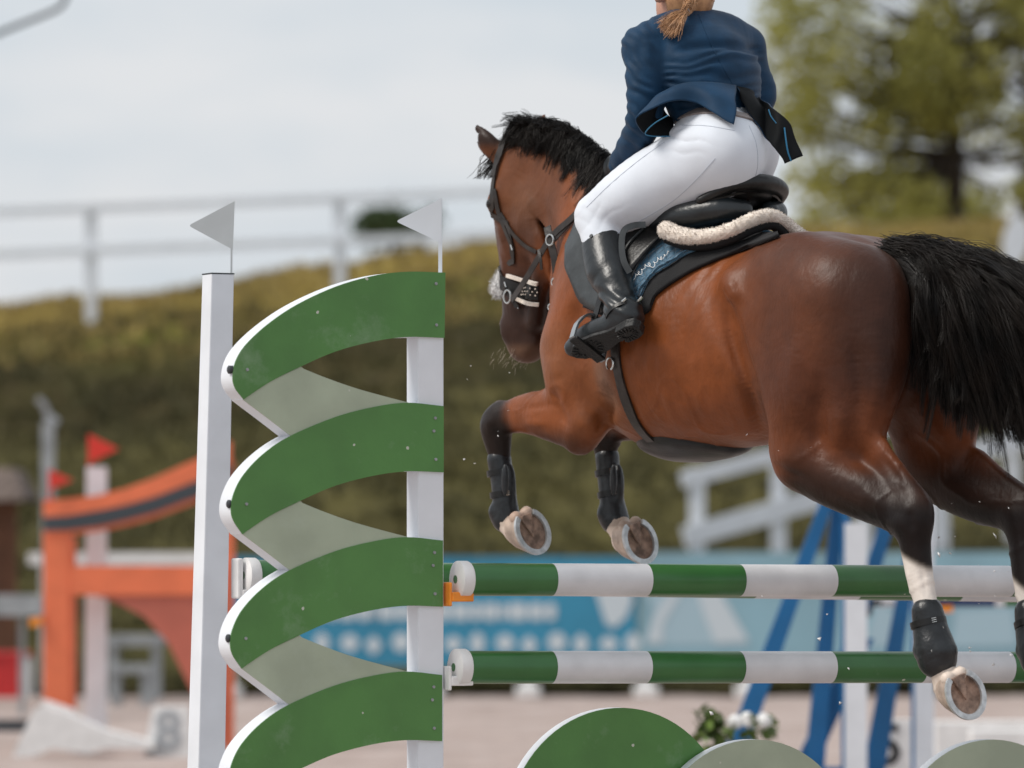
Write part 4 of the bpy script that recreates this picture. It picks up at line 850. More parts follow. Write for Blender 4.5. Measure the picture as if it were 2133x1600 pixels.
# mane: roots along the crest, blown up at the poll, falling on the left side lower down
def make_mane():
    crest = catmull(np.array([(1.70,0,2.715),(1.67,0,2.73),(1.62,0,2.735),(1.52,0,2.715),(1.42,0,2.675),(1.32,0,2.615),(1.24,0,2.55),(1.17,0,2.50)]), 12)
    G = []
    lock_ph = rg.uniform(0, 6.28, 40)
    for i in range(4600):
        t = rg.uniform()**.9; x = t*(len(crest)-1); a = int(min(x, len(crest)-2)); root = crest[a]+(crest[a+1]-crest[a])*(x-a)
        root = push_out(root+np.array((0, rg.normal(0,.010), -.03)), .0); root = root+np.array((0,0,-.004))
        lk = int(t*40); ph = lock_ph[min(lk,39)]; sw = .02*math.sin(ph)+rg.normal(0,.012)
        if t < .5 and rg.uniform() < .28:                      # lifted by the wind, over the poll
            up = rg.uniform(.015,.055)*(1-t); fw = rg.uniform(-.02,.02)
            c = [root, root+np.array((fw*.2+sw*.3, rg.normal(.012,.012), up*.55)), root+np.array((fw*.8+sw, rg.normal(.03,.02), up*.8)), root+np.array((fw*1.5+sw, rg.normal(.045,.03), up*rg.uniform(.3,1.2)))]
        else:
            ln = rg.uniform(.04,.10)*(.5+1.25*t)*(1+.25*math.sin(ph*3)); fwd = .012+sw
            c = [root]
            for j, (q, dl) in enumerate(((.18,.024),(.55,.05),(1.,.05))):
                p = root+np.array((fwd*q*1.3+.012*math.sin(ph+q*7), dl+rg.normal(0,.006), (.016 if j == 0 else -ln*q*.9)))
                c.append(push_out(p, rg.uniform(.002,.012)))
        G.append(c)
    return np.array(G)
def locks(G, m_, per, spread, tip, k):
    """gather guide hairs into locks: m_ guides, each carrying per hairs that close up towards the tip"""
    G = G[rg.permutation(len(G))[:m_]]; S = spline_many(G, k); out = []
    t = np.linspace(0,1,k)[None,:,None]
    for i in range(len(S)):
        o = rg.normal(0, spread, (per,1,3))*(1-(1-tip)*t)+.22*spread*np.cumsum(rg.normal(0,.2,(per,k,3)), axis=1); out.append(S[i][None]+o*rg.uniform(.6,1.5))
    return np.concatenate(out)
strands(locks(make_mane(), 1100, 8, .0042, .95, 9), .0008, .0003, 'mane', 'black_hair', horse)
# forelock + whiskers
fl = []
for i in range(90):
    r0 = push_out(np.array((1.775+rg.normal(0,.012), rg.normal(0,.03), 2.66)), 0); c = [r0]
    for q in (.4,.8,1.2): c.append(push_out(r0+np.array((.035*q+rg.normal(0,.012), .05*q+rg.normal(0,.012), -.09*q)), .01))
    fl.append(c)
strands(spline_many(np.array(fl), 6), .0014, .0005, 'forelock', 'black_hair', horse)
mat('whisker', (.5,.42,.34), .5)
wh = []
for i in range(36):
    r0 = push_out(np.array((1.72+rg.normal(0,.03), rg.normal(.03,.03), 1.95+rg.normal(0,.015))), 0); d = nrm((.5+rg.normal(0,.3), rg.normal(.2,.3), -.7))
    wh.append([r0, r0+d*.012, r0+d*.022+np.array((0,0,-.003))])
strands(spline_many(np.array(wh), 4), .0005, .0002, 'whiskers', 'whisker', horse)['kind'] = 'stuff'
# tail: carried out from the dock, fanning back and down
def make_tail():
    dock = H(1850,522,0); C0 = catmull(np.array([H(1850,520,.0), H(1895,528,.0), H(1950,545,-.01), H(2010,590,-.02)]), 8)
    G = []
    for i in range(9500):
        t = rg.uniform(); x = t*(len(C0)-1); a = int(min(x, len(C0)-2)); root = C0[a]+(C0[a+1]-C0[a])*(x-a)+rg.normal(0,.014,3)
        k = rg.uniform()                                      # position inside the fan: 0 = left edge, hanging down; 1 = top edge, flying back
        w_ = .5*t+.5*k; q = rg.normal(0, .014, (4,3))*np.array((0,.5,1,1.5))[:,None]
        w_ = .35*t+.65*k; end = H(1895+360*w_+rg.normal(0,14), 815+120*w_+rg.normal(0,30)-rg.exponential(40)*(1-w_), .07-.14*w_)
        if rg.uniform() < .25: end = H(2235+rg.normal(0,30), rg.uniform(690,900), -.06)
        m1 = root+(end-root)*.22+np.array((-.07,rg.normal(0,.02),.05+.03*t)); m2 = root+(end-root)*.6+np.array((-.06,rg.normal(0,.03),.055))
        G.append([root, m1+q[1], m2+q[2], end+q[3]])
    return np.array(G)
strands(locks(make_tail(), 900, 20, .0095, .5, 10), .0009, .0003, 'tail', 'black_hair', horse)
tf = Field(H(2060,700,0)+np.array((-.25,-.4,-.5)), H(1850,500,0)+np.array((.15,.4,.1)), .012)
tf.chain([H(1862,535,0), H(1905,560,0), H(1960,610,-.02), H(2030,690,-.04), H(2110,780,-.05)], [.035,.06,.085,.10,.06], .03, .8)
tf.chain([H(1900,560,0.01), H(1935,660,.02), H(1975,780,.0)], [.05,.075,.04], .04, .8)
V_, F_ = tf.mesh(); lobj('tail_core', V_, F_, 'black_hair', horse)

# ---- hooves and shoes
mat('hoof_horn', (.40,.31,.25), .5, noise=.25, nscale=25, bump=.3, bscale=60)
mat('hoof_sole', (.30,.20,.15), .75, noise=.5, nscale=30, bump=.8, bscale=50)
mat('steel_shoe', (.50,.52,.53), .42, metal=.55, noise=.2, nscale=40, bump=.2)
def hoof(hf):
    LN, WD = .079, .068; K = 26
    def ring(r, z, shift=0., cut=.80):
        out = []
        for i in range(K):
            a = 2*math.pi*i/K; x = math.cos(a)*LN*r; y = math.sin(a)*WD*r
            if x < -LN*r*cut: x = -LN*r*cut
            out.append(hf.c+hf.t*(x+shift)+hf.b*y-hf.n*z)
        return out
    rings = [ring(.72,.078,-.022,.95), ring(.80,.066,-.018,.95), ring(.90,.035,-.009), ring(.985,.006), ring(1.0,.0), ring(.90,-.001), ring(.84,.008), ring(.4,.013), ring(.08,.014)]
    V = [p for r_ in rings for p in r_]; Fs = []
    for j in range(len(rings)-1):
        for i in range(K): a, b = j*K+i, j*K+(i+1) % K; Fs.append((a, b, b+K, a+K))
    Fs.append(tuple((len(rings)-1)*K+i for i in range(K)))
    o = lobj('hoof', V[:6*K], [f_ for f_ in Fs[:5*K]], 'hoof_horn', horse); autosmooth(o, 35)
    Vs = V[5*K:]; Fs2 = [tuple(i-5*K for i in f_) for f_ in Fs[5*K:]]
    so = lobj('sole', Vs, Fs2, 'hoof_sole', horse, parent=o); 
    # frog
    mb = MB(); P = [hf.c-hf.t*.062+hf.b*.026-hf.n*.004, hf.c-hf.t*.062-hf.b*.026-hf.n*.004, hf.c+hf.t*.02-hf.n*.010, hf.c-hf.t*.055-hf.n*.014]
    Q = [p+hf.n*.010 for p in P[:3]]; mb.raw(P[:3]+Q, [(0,1,2),(3,5,4),(0,3,4,1),(1,4,5,2),(2,5,3,0)]); lbuild(mb, 'frog', 'hoof_sole', horse, False, .003, parent=o)
    # shoe, open at the heels
    mb = MB(); A0 = R(148); n = 30; o_ = 0
    for i in range(n+1):
        a = -A0+2*A0*i/n
        for r_, z in ((1.02,-.010),(.79,-.010),(.79,.001),(1.02,.001)):
            x = math.cos(a)*LN*r_; y = math.sin(a)*WD*r_; mb.v.append(tuple(hf.c+hf.t*x+hf.b*y-hf.n*z))
    for i in range(n):
        for k in range(4): a = i*4+k; b = i*4+(k+1) % 4; mb.f.append((a, b, b+4, a+4))
    mb.f += [(3,2,1,0), tuple(n*4+k for k in range(4))]; sh = lbuild(mb, 'horseshoe', 'steel_shoe', horse, True, 0, parent=o)
    return o
for k_ in ('lf','rf','lh','rh'): hoof(HOOVES[k_])
# eye
ef = MB(); mat('eye_dark', (.008,.006,.005), .12)
me_ = bpy.data.meshes.new('eye'); bm = bmesh.new(); bmesh.ops.create_uvsphere(bm, u_segments=16, v_segments=10, radius=.021); bm.to_mesh(me_); bm.free(); me_.materials.append(MATS['eye_dark'])
for p_ in me_.polygons: p_.use_smooth = True
for sg in (1,-1):
    o = bpy.data.objects.new('eye', me_); COL.objects.link(o); o.parent = horse; o.location = np.array((1.757,.092*sg,2.463))-np.array(horse['_b'])
# ================================================================== TACK
mat('black_leather', (.008,.008,.008), .36, spec=.38, noise=.4, nscale=20, bump=.12, bscale=120)
mat('boot_leather', (.010,.013,.015), .33, spec=.5, noise=.4, nscale=12, bump=.10, bscale=90)
mat('grey_leather', (.035,.040,.042), .38, spec=.5, noise=.3, nscale=20, bump=.1)
mat('brown_leather', (.022,.017,.014), .42, noise=.4, nscale=25, bump=.15)
mat('silver', (.62,.62,.60), .25, metal=1.)
mat('fleece', (.78,.69,.60), .95, noise=.12, nscale=60, bump=.35, bscale=140, sheen=.6)
mat('white_fleece', (.62,.61,.60), .95, noise=.1, nscale=60, bump=1.0, bscale=90, sheen=.6)
mat('black_cloth', (.005,.005,.006), .85, bump=.3, bscale=200)
mat('black_rubber', (.009,.009,.009), .5, spec=.35, noise=.3, nscale=30, bump=.4, bscale=120)
mat('boot_shell', (.014,.016,.018), .33, spec=.4, noise=.4, nscale=18, bump=.25, bscale=60)
mat('pony_white', (.75,.74,.72), .6, noise=.06, nscale=20)
def quilt_mat():
    m = mat('quilted_blue', (.035,.115,.19), .6, sheen=.4); t = m.node_tree; b = t.nodes['Principled BSDF']
    co = t.nodes.new('ShaderNodeTexCoord'); mp_ = t.nodes.new('ShaderNodeMapping'); mp_.inputs['Rotation'].default_value = (0, R(45), 0); mp_.inputs['Scale'].default_value = (1,1,1)
    t.links.new(co.outputs['Object'], mp_.inputs['Vector']); sp = t.nodes.new('ShaderNodeSeparateXYZ'); t.links.new(mp_.outputs['Vector'], sp.inputs[0])
    hs = []
    for ax in (0, 2):
        a = t.nodes.new('ShaderNodeMath'); a.operation = 'MULTIPLY'; a.inputs[1].default_value = math.pi/.026; t.links.new(sp.outputs[ax], a.inputs[0])
        s_ = t.nodes.new('ShaderNodeMath'); s_.operation = 'SINE'; t.links.new(a.outputs[0], s_.inputs[0]); ab = t.nodes.new('ShaderNodeMath'); ab.operation = 'ABSOLUTE'; t.links.new(s_.outputs[0], ab.inputs[0])
        pw = t.nodes.new('ShaderNodeMath'); pw.operation = 'POWER'; pw.inputs[1].default_value = .4; t.links.new(ab.outputs[0], pw.inputs[0]); hs.append(pw)
    mn = t.nodes.new('ShaderNodeMath'); mn.operation = 'MULTIPLY'; t.links.new(hs[0].outputs[0], mn.inputs[0]); t.links.new(hs[1].outputs[0], mn.inputs[1])
    bp = t.nodes.new('ShaderNodeBump'); bp.inputs['Strength'].default_value = 1; bp.inputs['Distance'].default_value = .006
    t.links.new(mn.outputs[0], bp.inputs['Height']); t.links.new(bp.outputs['Normal'], b.inputs['Normal'])
quilt_mat()

# ---- saddle pad: quilted blue with a black lining, laid on the back
pad = frame('saddle_pad', (.9,0,2.3), 'quilted blue saddle pad with black lining and white script under the saddle', 'saddle pad')
top = [(1255,470),(1330,455),(1400,448),(1480,452),(1550,468),(1622,490)]
V_, F_ = patch_uv(top, [(1222,640),(1290,668),(1352,652),(1372,615),(1460,560),(1626,496)], 40, 14, .016, .012); lobj('lining', V_, F_, 'black_cloth', pad)
top2 = [(1255,470),(1330,455),(1400,448),(1450,456),(1500,476),(1545,492)]
V_, F_ = patch_uv(top2, [(1215,620),(1270,650),(1335,645),(1346,603),(1425,545),(1550,497)], 40, 14, .026, .008); lobj('quilted_cover', V_, F_, 'quilted_blue', pad)
mb = MB(); strap_uv(mb, [(1332,648),(1336,625),(1347,600),(1385,566),(1430,540),(1520,502)], .006, .006, .030, 8); lbuild(mb, 'piping', 'quilted_blue', pad)
# white embroidered script: a looping line
pts = []
for i in range(120):
    q = i/119; am = .3+.6*abs(math.sin(q*9.5)); u = 1332+70*q+3.5*am*math.sin(q*62); v = 592-52*q**.75+4.5*am*math.sin(q*62+1.3)-3*math.sin(q*21); pts.append((u, v))
mb = MB(); PN = [cast(u, v, .0315) for u, v in pts]; ribbon(mb, [p for p,_ in PN], [n for _,n in PN], .0015, .0015); lbuild(mb, 'embroidery', 'pony_white', pad)

# ---- fleece half pad
fp_ = frame('fleece_half_pad', (.75,0,2.4), 'cream fleece half pad between the saddle and the blue pad', 'half pad')
ff = Field((.35,-.32,2.15), (1.1,.36,2.6), .006)
path = [(1388,480,.235),(1425,492,.22),(1475,492,.195),(1525,477,.17),(1565,458,.125),(1600,449,.07),(1627,459,.0),(1650,478,-.07)]
FP = [H(*p) for p in path]; FP += [np.array((FP[-1][0]+.02,-.15,FP[-1][2]-.03)), np.array((FP[-1][0]+.12,-.21,FP[-1][2]-.05))]
ff.chain(FP, [.029,.026,.023,.022,.022,.022,.022,.022,.022,.022], 0)
V_, F_ = ff.mesh()
uf = Field((.35,-.32,2.1), (1.1,.36,2.6), .008); uf.chain([p+np.array((.012,-.02*np.sign(p[1]),-.022)) for p in FP], .022, 0); V2_, F2_ = uf.mesh(); lobj('wool_lining', V2_, F2_, 'black_cloth', fp_)
nn_ = np.array([mnoise(Vector(p)*70)+.6*mnoise(Vector(p)*150) for p in V_]); CC_ = catmull(FP, 6); cen = CC_[np.argmin(((V_[:,None,:]-CC_[None])**2).sum(2), 1)]; dd = V_-cen; V_ = V_+dd/np.linalg.norm(dd, axis=1, keepdims=True)*nn_[:,None]*.0018
o_ = lobj('fleece_roll', V_, F_, 'fleece', fp_)
ix = rg.integers(0, len(V_), 5200); d0 = dd[ix]/np.linalg.norm(dd[ix], axis=1, keepdims=True); q_ = rg.normal(0,.5,(len(ix),3))
strands(np.stack([V_[ix], V_[ix]+d0*.0015+q_*.0008, V_[ix]+d0*.003+q_*.002], 1), .0011, .0006, 'pile', 'fleece', fp_)

# ---- saddle
sad = frame('saddle', (.8,0,2.4), 'black leather jumping saddle under the rider in white breeches', 'saddle')
sf = Field((.42,-.3,2.2), (1.25,.3,2.68), .006)
sf.chain([(.66,.175,2.415),(.575,.115,2.460),(.545,0,2.478),(.575,-.115,2.460),(.66,-.175,2.415)], [.014,.022,.025,.022,.014], .0)
sf.ell((.80,0,2.435), (.24,.165,.045), .04); sf.ell((.98,0,2.50), (.14,.09,.05), .05); sf.chain([(1.05,0,2.54),(1.12,0,2.55)], [.045,.035], .04, 1.3)
for sg in (1,-1): sf.chain([(.86,.15*sg,2.44),(.98,.19*sg,2.38),(1.05,.21*sg,2.32)], [.03,.04,.03], .05)
V_, F_ = sf.mesh(); lobj('seat', V_, F_, 'black_leather', sad)
for sg in (1,-1):
    sf = Field((.45,min(.02*sg,.25*sg)-.03,2.24), (.95,max(.02*sg,.25*sg)+.03,2.5), .006)
    sf.chain([(.58,.06*sg,2.385),(.62,.125*sg,2.385),(.74,.165*sg,2.37),(.86,.17*sg,2.36)], [.034,.042,.045,.035], 0); V_, F_ = sf.mesh(); lobj('panel', V_, F_, 'boot_leather', sad)
mb = MB(); cr = catmull(np.array([H(1452,430,.165), H(1490,415,.150), H(1540,402,.08), H(1580,400,.0), H(1612,408,-.08), H(1624,420,-.13)]), 6); mb.tube([tuple(p) for p in cr], .006, 6); lbuild(mb, 'piping', 'black_leather', sad)
V_, F_ = patch_uv([(1225,455),(1262,450),(1300,448),(1350,446),(1400,446),(1440,450)], [(1197,520),(1199,575),(1236,640),(1300,655),(1342,560),(1425,478)], 36, 14, .040, .008); lobj('flap', V_, F_, 'grey_leather', sad)
V_, F_ = patch_uv([(1300,470),(1330,462),(1370,458),(1420,452)], [(1310,600),(1330,580),(1358,545),(1425,482)], 20, 10, .052, .008); lobj('sweat_flap', V_, F_, 'black_leather', sad)
mb = MB(); strap_uv(mb, [(1330,500),(1350,486),(1390,465)], .005, .005, .058, 6); strap_uv(mb, [(1312,560),(1325,530),(1352,502)], .006, .006, .058, 6); lbuild(mb, 'seam', 'grey_leather', sad)
# stirrup leather, its loose end, and the stirrup iron
def ribbon_l(mb, uvl, nrm_, width, thick, n=5):
    C = catmull(np.array([H(*p) for p in uvl]), n); ribbon(mb, C, [nrm_]*len(C), width, thick)
mb = MB(); ribbon_l(mb, [(1345,468,.33),(1318,470,.37),(1299,482,.40),(1295,515,.41),(1300,545,.41),(1312,568,.40)], (-.55,.80,.1), .020, .004); lbuild(mb, 'leather_end', 'grey_leather', sad)
mb = MB(); ribbon_l(mb, [(1250,470,.26),(1262,560,.30),(1245,640,.34),(1236,668,.355)], (0.1,1,.1), .026, .004); lbuild(mb, 'stirrup_leather', 'black_leather', sad)
# ---- girth with belly guard
gir = frame('girth', (1.0,0,1.65), 'dark leather girth with a wide belly guard under the horse', 'girth')
mb = MB(); strap_uv(mb, [(1283,700),(1287,755),(1300,815),(1325,878),(1360,918),(1392,930)], .040, .007, .006, 5)
q0 = cast(1392,930,0)[0]; a0 = math.atan2(q0[2]-2.0, q0[1]); PN = []
for a in np.linspace(a0, -math.pi-.25, 22):
    s0 = q0[0]+.06*min(1, (a0-a)/.5); o_ = Vector((s0, math.cos(a)*.9, 2.0+math.sin(a)*.9)); hh_ = HBVH.ray_cast(o_, Vector((s0,0,2.0))-o_)
    if hh_[0] is not None: PN.append((np.array(hh_[0])+np.array(hh_[1])*.006, np.array(hh_[1])))
ribbon(mb, [p for p,_ in PN], [n for _,n in PN], .040, .007); o = lbuild(mb, 'strap', 'brown_leather', gir)
nu, nv = 26, 18; A_ = np.zeros((nv,nu,3)); B_ = np.zeros((nv,nu,3))
for j_ in range(nv):
    for i_ in range(nu):
        a, b = 2*i_/(nu-1)-1, 2*j_/(nv-1)-1; a2, b2 = a*math.sqrt(1-b*b/2), b*math.sqrt(1-a*a/2)          # square -> rounded plate
        s0, l0 = .865+.215*a2, .165*b2; hh_ = HBVH.ray_cast(Vector((s0,l0,1.2)), Vector((0,0,1))); p_ = np.array(hh_[0]) if hh_[0] is not None else np.array((s0,l0,1.62)); e_ = max(0, 1-(a2*a2+b2*b2))**.5
        A_[j_,i_] = p_+np.array((0,0,-.006-.026*e_)); B_[j_,i_] = p_+np.array((0,0,.012))
V_ = np.vstack([A_.reshape(-1,3), B_.reshape(-1,3)]); m_ = nu*nv; Q_ = []
for j_ in range(nv-1):
    for i_ in range(nu-1): a = j_*nu+i_; Q_ += [(a, a+nu, a+nu+1, a+1), (m_+a, m_+a+1, m_+a+nu+1, m_+a+nu)]
rim = list(range(nu))+[j_*nu+nu-1 for j_ in range(1,nv)]+[(nv-1)*nu+i_ for i_ in range(nu-2,-1,-1)]+[j_*nu for j_ in range(nv-2,0,-1)]
for a, b in zip(rim, rim[1:]+rim[:1]): Q_.append((a, b, m_+b, m_+a))
o = lobj('belly_guard', V_, np.array(Q_), 'black_leather', gir); autosmooth(o, 60)
mb = MB(); c = H(1282,757,.345); c = cast(1278,757,.012)[0]
tt = [c+np.array((.016*math.cos(a), .004, .020*math.sin(a))) for a in np.linspace(R(-60), R(250), 14)]; mb.tube([tuple(p) for p in tt], .003, 6); lbuild(mb, 'ring', 'silver', gir)

# ---- bridle
br = frame('bridle', (1.7,0,2.3), 'brown leather bridle with fleece noseband on the horse head', 'bridle')
def strap(name, uvs, width, m='brown_leather', off=.005, thick=.004, root=None, mirror=True, n=5):
    mb = MB(); strap_uv(mb, uvs, width, thick, off, n); o = lbuild(mb, name, m, root or br)
    if mirror:
        m2 = MB(); m2.v = [(a, -b, c) for a, b, c in mb.v]; m2.f = [tuple(reversed(q)) for q in mb.f]; lbuild(m2, name, m, root or br)
    return o
strap('headpiece', [(1062,272),(1052,300),(1040,335),(1032,368)], .030, off=.010)
strap('cheekpiece', [(1032,365),(1026,420),(1030,490),(1042,560),(1060,608)], .020)
strap('throat_lash', [(1032,395),(1040,440),(1056,480),(1072,520)], .016, off=.007)
strap('throat_lash', [(1045,445),(1070,485),(1095,510),(1120,525)], .014, off=.007)
strap('noseband', [(1048,588),(1075,602),(1100,608),(1122,609)], .048, 'black_leather', off=.010)
strap('noseband_fleece', [(1062,574),(1090,583),(1122,590)], .012, 'fleece', off=.013, thick=.012)
strap('noseband_fleece', [(1078,622),(1100,631),(1122,633)], .012, 'fleece', off=.013, thick=.012)
mb = MB()
for r_ in range(3):
    for k in range(5):
        p, n_ = cast(1090+k*7+(r_ % 2)*3, 600+r_*7, .016); mb.tube([p+np.array((0,0,.002)), p-np.array((0,0,.002))], .0028, 5)
o = lbuild(mb, 'braid_studs', 'fleece', br); o['kind'] = 'stuff'
strap('flash_strap', [(1056,600),(1072,622),(1082,640)], .014, off=.018)
mb = MB()
for (u, v) in ((1072,514),(1059,593),(1082,638),(1064,612),(1078,618)):
    p, n_ = cast(u, v, .014); mb.tube([p+np.array((.004,0,.009)), p-np.array((.004,0,.009))], .003, 6)
o = lbuild(mb, 'buckles', 'silver', br); o['kind'] = 'stuff'
bf = Field((1.6,-.1,2.05), (1.95,.16,2.4), .005)      # fleece nose roll
for (u, v, l_, r_) in ((1046,572,.045,.018),(1040,590,.045,.020),(1036,604,.04,.022),(1046,610,.045,.017)): bf.ell(H(u,v,l_), (r_,r_,r_), .02)
bf.chain([H(1042,596,.04), H(1040,596,0), H(1070,596,-.05)], [.018,.018,.018], .02)
V_, F_ = bf.mesh(); V_ = V_+np.array([Vector((mnoise(Vector(p)*90), mnoise(Vector(p)*90+Vector((7,0,0))), mnoise(Vector(p)*90+Vector((0,9,0)))))*.005 for p in V_]); lobj('nose_fleece', V_, F_, 'white_fleece', br)
ix = rg.integers(0, len(V_), 900); d0 = V_[ix]-H(1046,594,.04); d0 /= np.linalg.norm(d0, axis=1, keepdims=True); q_ = rg.normal(0,.5,(len(ix),3))
strands(np.stack([V_[ix], V_[ix]+d0*.005+q_*.002, V_[ix]+d0*.010+q_*.006], 1), .0010, .0005, 'pile', 'white_fleece', br)
mb = MB(); c = cast(1068,618,.02)[0]; mb.tube([tuple(c+np.array((.022*math.cos(a)*.8,.006,.022*math.sin(a)))) for a in np.linspace(0, 2*math.pi, 18)], .0035, 6, False); lbuild(mb, 'bit_ring', 'silver', br)
# rein: from the bit, free of the neck, to the rider's hand
def lstrap(name, uvl, width, m, root, nn=(-.3,1,.2), thick=.004, n=6):
    mb = MB(); ribbon_l(mb, uvl, nn, width, thick, n); return lbuild(mb, name, m, root)
lstrap('rein', [(1066,625,.10),(1090,590,.135),(1120,540,.155),(1150,492,.17),(1190,455,.18),(1230,415,.17),(1280,362,.11)], .022, 'brown_leather', br)
lstrap('rein', [(1130,590,-.10),(1180,540,-.13),(1230,480,-.15),(1300,365,-.08)], .017, 'brown_leather', br, (.3,-1,.2))
# ---- breastplate with running martingale
bp_ = frame('breastplate', (1.45,0,2.2), 'dark leather breastplate and martingale straps across the horse chest', 'breastplate')
lstrap('shoulder_strap', [(1215,432,.17),(1185,462,.175),(1158,492,.17),(1146,505,.165)], .026, 'brown_leather', bp_)
lstrap('martingale_strap', [(1140,472,.165),(1146,500,.17),(1156,545,.165),(1158,590,.16),(1150,640,.15)], .026, 'brown_leather', bp_)
lstrap('girth_strap', [(1204,540,.20),(1180,572,.205),(1164,592,.20),(1154,625,.18)], .009, 'brown_leather', bp_)
lstrap('stop', [(1122,520,.16),(1126,540,.165),(1128,562,.16)], .010, 'brown_leather', bp_)
mb = MB()
for (u, v, l_, r_) in ((1147,500,.172,.018),(1157,588,.17,.014),(1148,640,.155,.010)):
    c = H(u,v,l_); mb.tube([tuple(c+np.array((r_*math.cos(a),.004,r_*math.sin(a)))) for a in np.linspace(0, 2*math.pi, 14)], .003, 6, False)
o = lbuild(mb, 'rings', 'silver', bp_); o['kind'] = 'stuff'

# ---- leg boots
def leg_boot(name, label, path, rad, pad_pts, straps, l_face, group):
    root = frame(name, path[0], label, 'horse boot', group); P = np.array(path)
    fl_ = Field(P.min(0)-.1, P.max(0)+.1, .0045); fl_.chain(P, rad, 0)
    for c, r_ in pad_pts: fl_.ell(c, r_, .012)
    V_, F_ = fl_.mesh(); lobj('shell', V_, F_, 'boot_shell', root)
    for (p, r_) in straps:
        mb = MB(); ax = nrm(P[-1]-P[0]); a1 = nrm(np.cross(ax, (0,1,0))); a2 = np.cross(ax, a1)
        C = [p+a1*r_*math.cos(a)+a2*r_*math.sin(a) for a in np.linspace(0, 2*math.pi, 25)]; N = [a1*math.cos(a)+a2*math.sin(a) for a in np.linspace(0, 2*math.pi, 25)]
        ribbon(mb, C, N, .020, .005); st = lbuild(mb, 'strap', 'black_leather', root)
        mb = MB()
        dcam = nrm(CAML-p); side = nrm(np.cross(ax, dcam)); 
        for k in (-1,0,1):
            b = p+nrm(dcam-ax*(dcam@ax))*(r_+.002)+ax*.006*k-side*r_*.35; mb.tube([b-side*.007, b+side*.007], .0016, 5)
        o = lbuild(mb, 'clips', 'silver', root, parent=st); o['kind'] = 'stuff'
gb = 'tendon boots on the forelegs'
leg_boot('tendon_boot', 'black tendon boot on the bent left foreleg', [H(1040,958,.168),H(1046,1000,.167),H(1052,1048,.164),H(1054,1080,.16)], [.041,.039,.042,.049],
         [(H(1036,1066,.18),(.030,.03,.034)), (H(1052,1000,.20),(.014,.012,.055)), (H(1062,1010,.16),(.02,.02,.07))], [(H(1041,985,.168),.0415),(H(1048,1030,.166),.0425)], 1, gb)
leg_boot('tendon_boot', 'black tendon boot on the right foreleg, behind the bent left foreleg', [H(1265,953,-.15),H(1269,1000,-.15),H(1275,1045,-.15),H(1280,1082,-.15)], [.041,.039,.042,.050],
         [(H(1262,1070,-.13),(.030,.03,.034)), (H(1278,1000,-.115),(.014,.012,.055)), (H(1288,1010,-.15),(.02,.02,.07))], [(H(1266,985,-.15),.0415),(H(1272,1030,-.15),.0425)], 1, gb)
leg_boot('fetlock_boot', 'short black boot on the left hind pastern in front of the lower pole', [H(1932,1275,.155),H(1940,1318,.15),H(1948,1352,.15),H(1952,1372,.148)], [.049,.056,.064,.062],
         [(H(1922,1356,.17),(.03,.03,.028)), (H(1968,1356,.15),(.03,.045,.03))], [(H(1934,1298,.153),.0545)], 1, 'boots on the hind legs')
leg_boot('fetlock_boot', 'short black boot on the trailing right hind leg', [H(2146,1275,-.16),H(2153,1318,-.158),H(2162,1352,-.155),H(2166,1372,-.155)], [.049,.056,.064,.062],
         [(H(2136,1356,-.14),(.03,.03,.028))], [(H(2150,1298,-.158),.0545)], 1, 'boots on the hind legs')
# ================================================================== RIDER
mat('navy_jacket', (.006,.034,.078), .6, noise=.18, nscale=14, bump=.15, bscale=300, sheen=.05, spec=.18)
mat('jacket_lining', (.004,.005,.006), .8, spec=.2)
mat('teal_piping', (.010,.13,.25), .5)
mat('white_breeches', (.66,.70,.76), .68, noise=.03, nscale=10, bump=.08, bscale=400, sheen=.3, spec=.3)
mat('breeches_seam', (.46,.50,.56), .8)
mat('iron', (.30,.32,.33), .35, metal=.7, noise=.2)
mat('belt', (.22,.19,.18), .5, noise=.2, nscale=30)
mat('skin', (.52,.28,.20), .5, noise=.1, nscale=30)
mat('light_brown_hair', (.50,.27,.13), .42, noise=.45, nscale=40, col2=(.30,.15,.07))
mat('helmet', (.012,.014,.018), .35)
mat('shirt_stripes', (.45,.5,.55), .7, noise=.3, nscale=60)
rider = frame('person', (.75,0,2.45), 'rider in a navy jacket, white breeches and black boots leaning forward over the horse', 'person')
hip = H(1505,325,.09); thigh = [H(1500,328,.09), H(1400,368,.15), H(1318,410,.22), H(1248,452,.268)]
mir = lambda p: np.array((p[0], -p[1], p[2]))
shin = [H(1248,462,.272), H(1262,550,.32), H(1283,605,.348), H(1297,648,.365)]
heel, ball, toe = H(1306,676,.375), H(1228,708,.39), H(1193,730,.395)
tor = [H(1492,240,0), H(1485,205,0), H(1474,152,0), H(1456,118,0), H(1445,96,0)]
shL, shR = H(1340,98,.20), H(1550,98,-.20)
armL = [shL, H(1342,170,.225), H(1342,250,.215), H(1318,302,.165), H(1294,342,.105)]
armR = [shR, H(1566,150,-.235), H(1576,215,-.23), np.array((1.0,-.17,2.64)), np.array((1.15,-.085,2.56))]
head = H(1424,-16,0)
def rider_field(h, g=0.):
    f = Field((.36,-.50,1.82), (1.38,.52,3.36), h)
    f.chain(tor, [.115+g,.112+g,.122+g,.128+g,.095+g], 0, [1.3,1.25,1.38,1.45,1.5]); return f
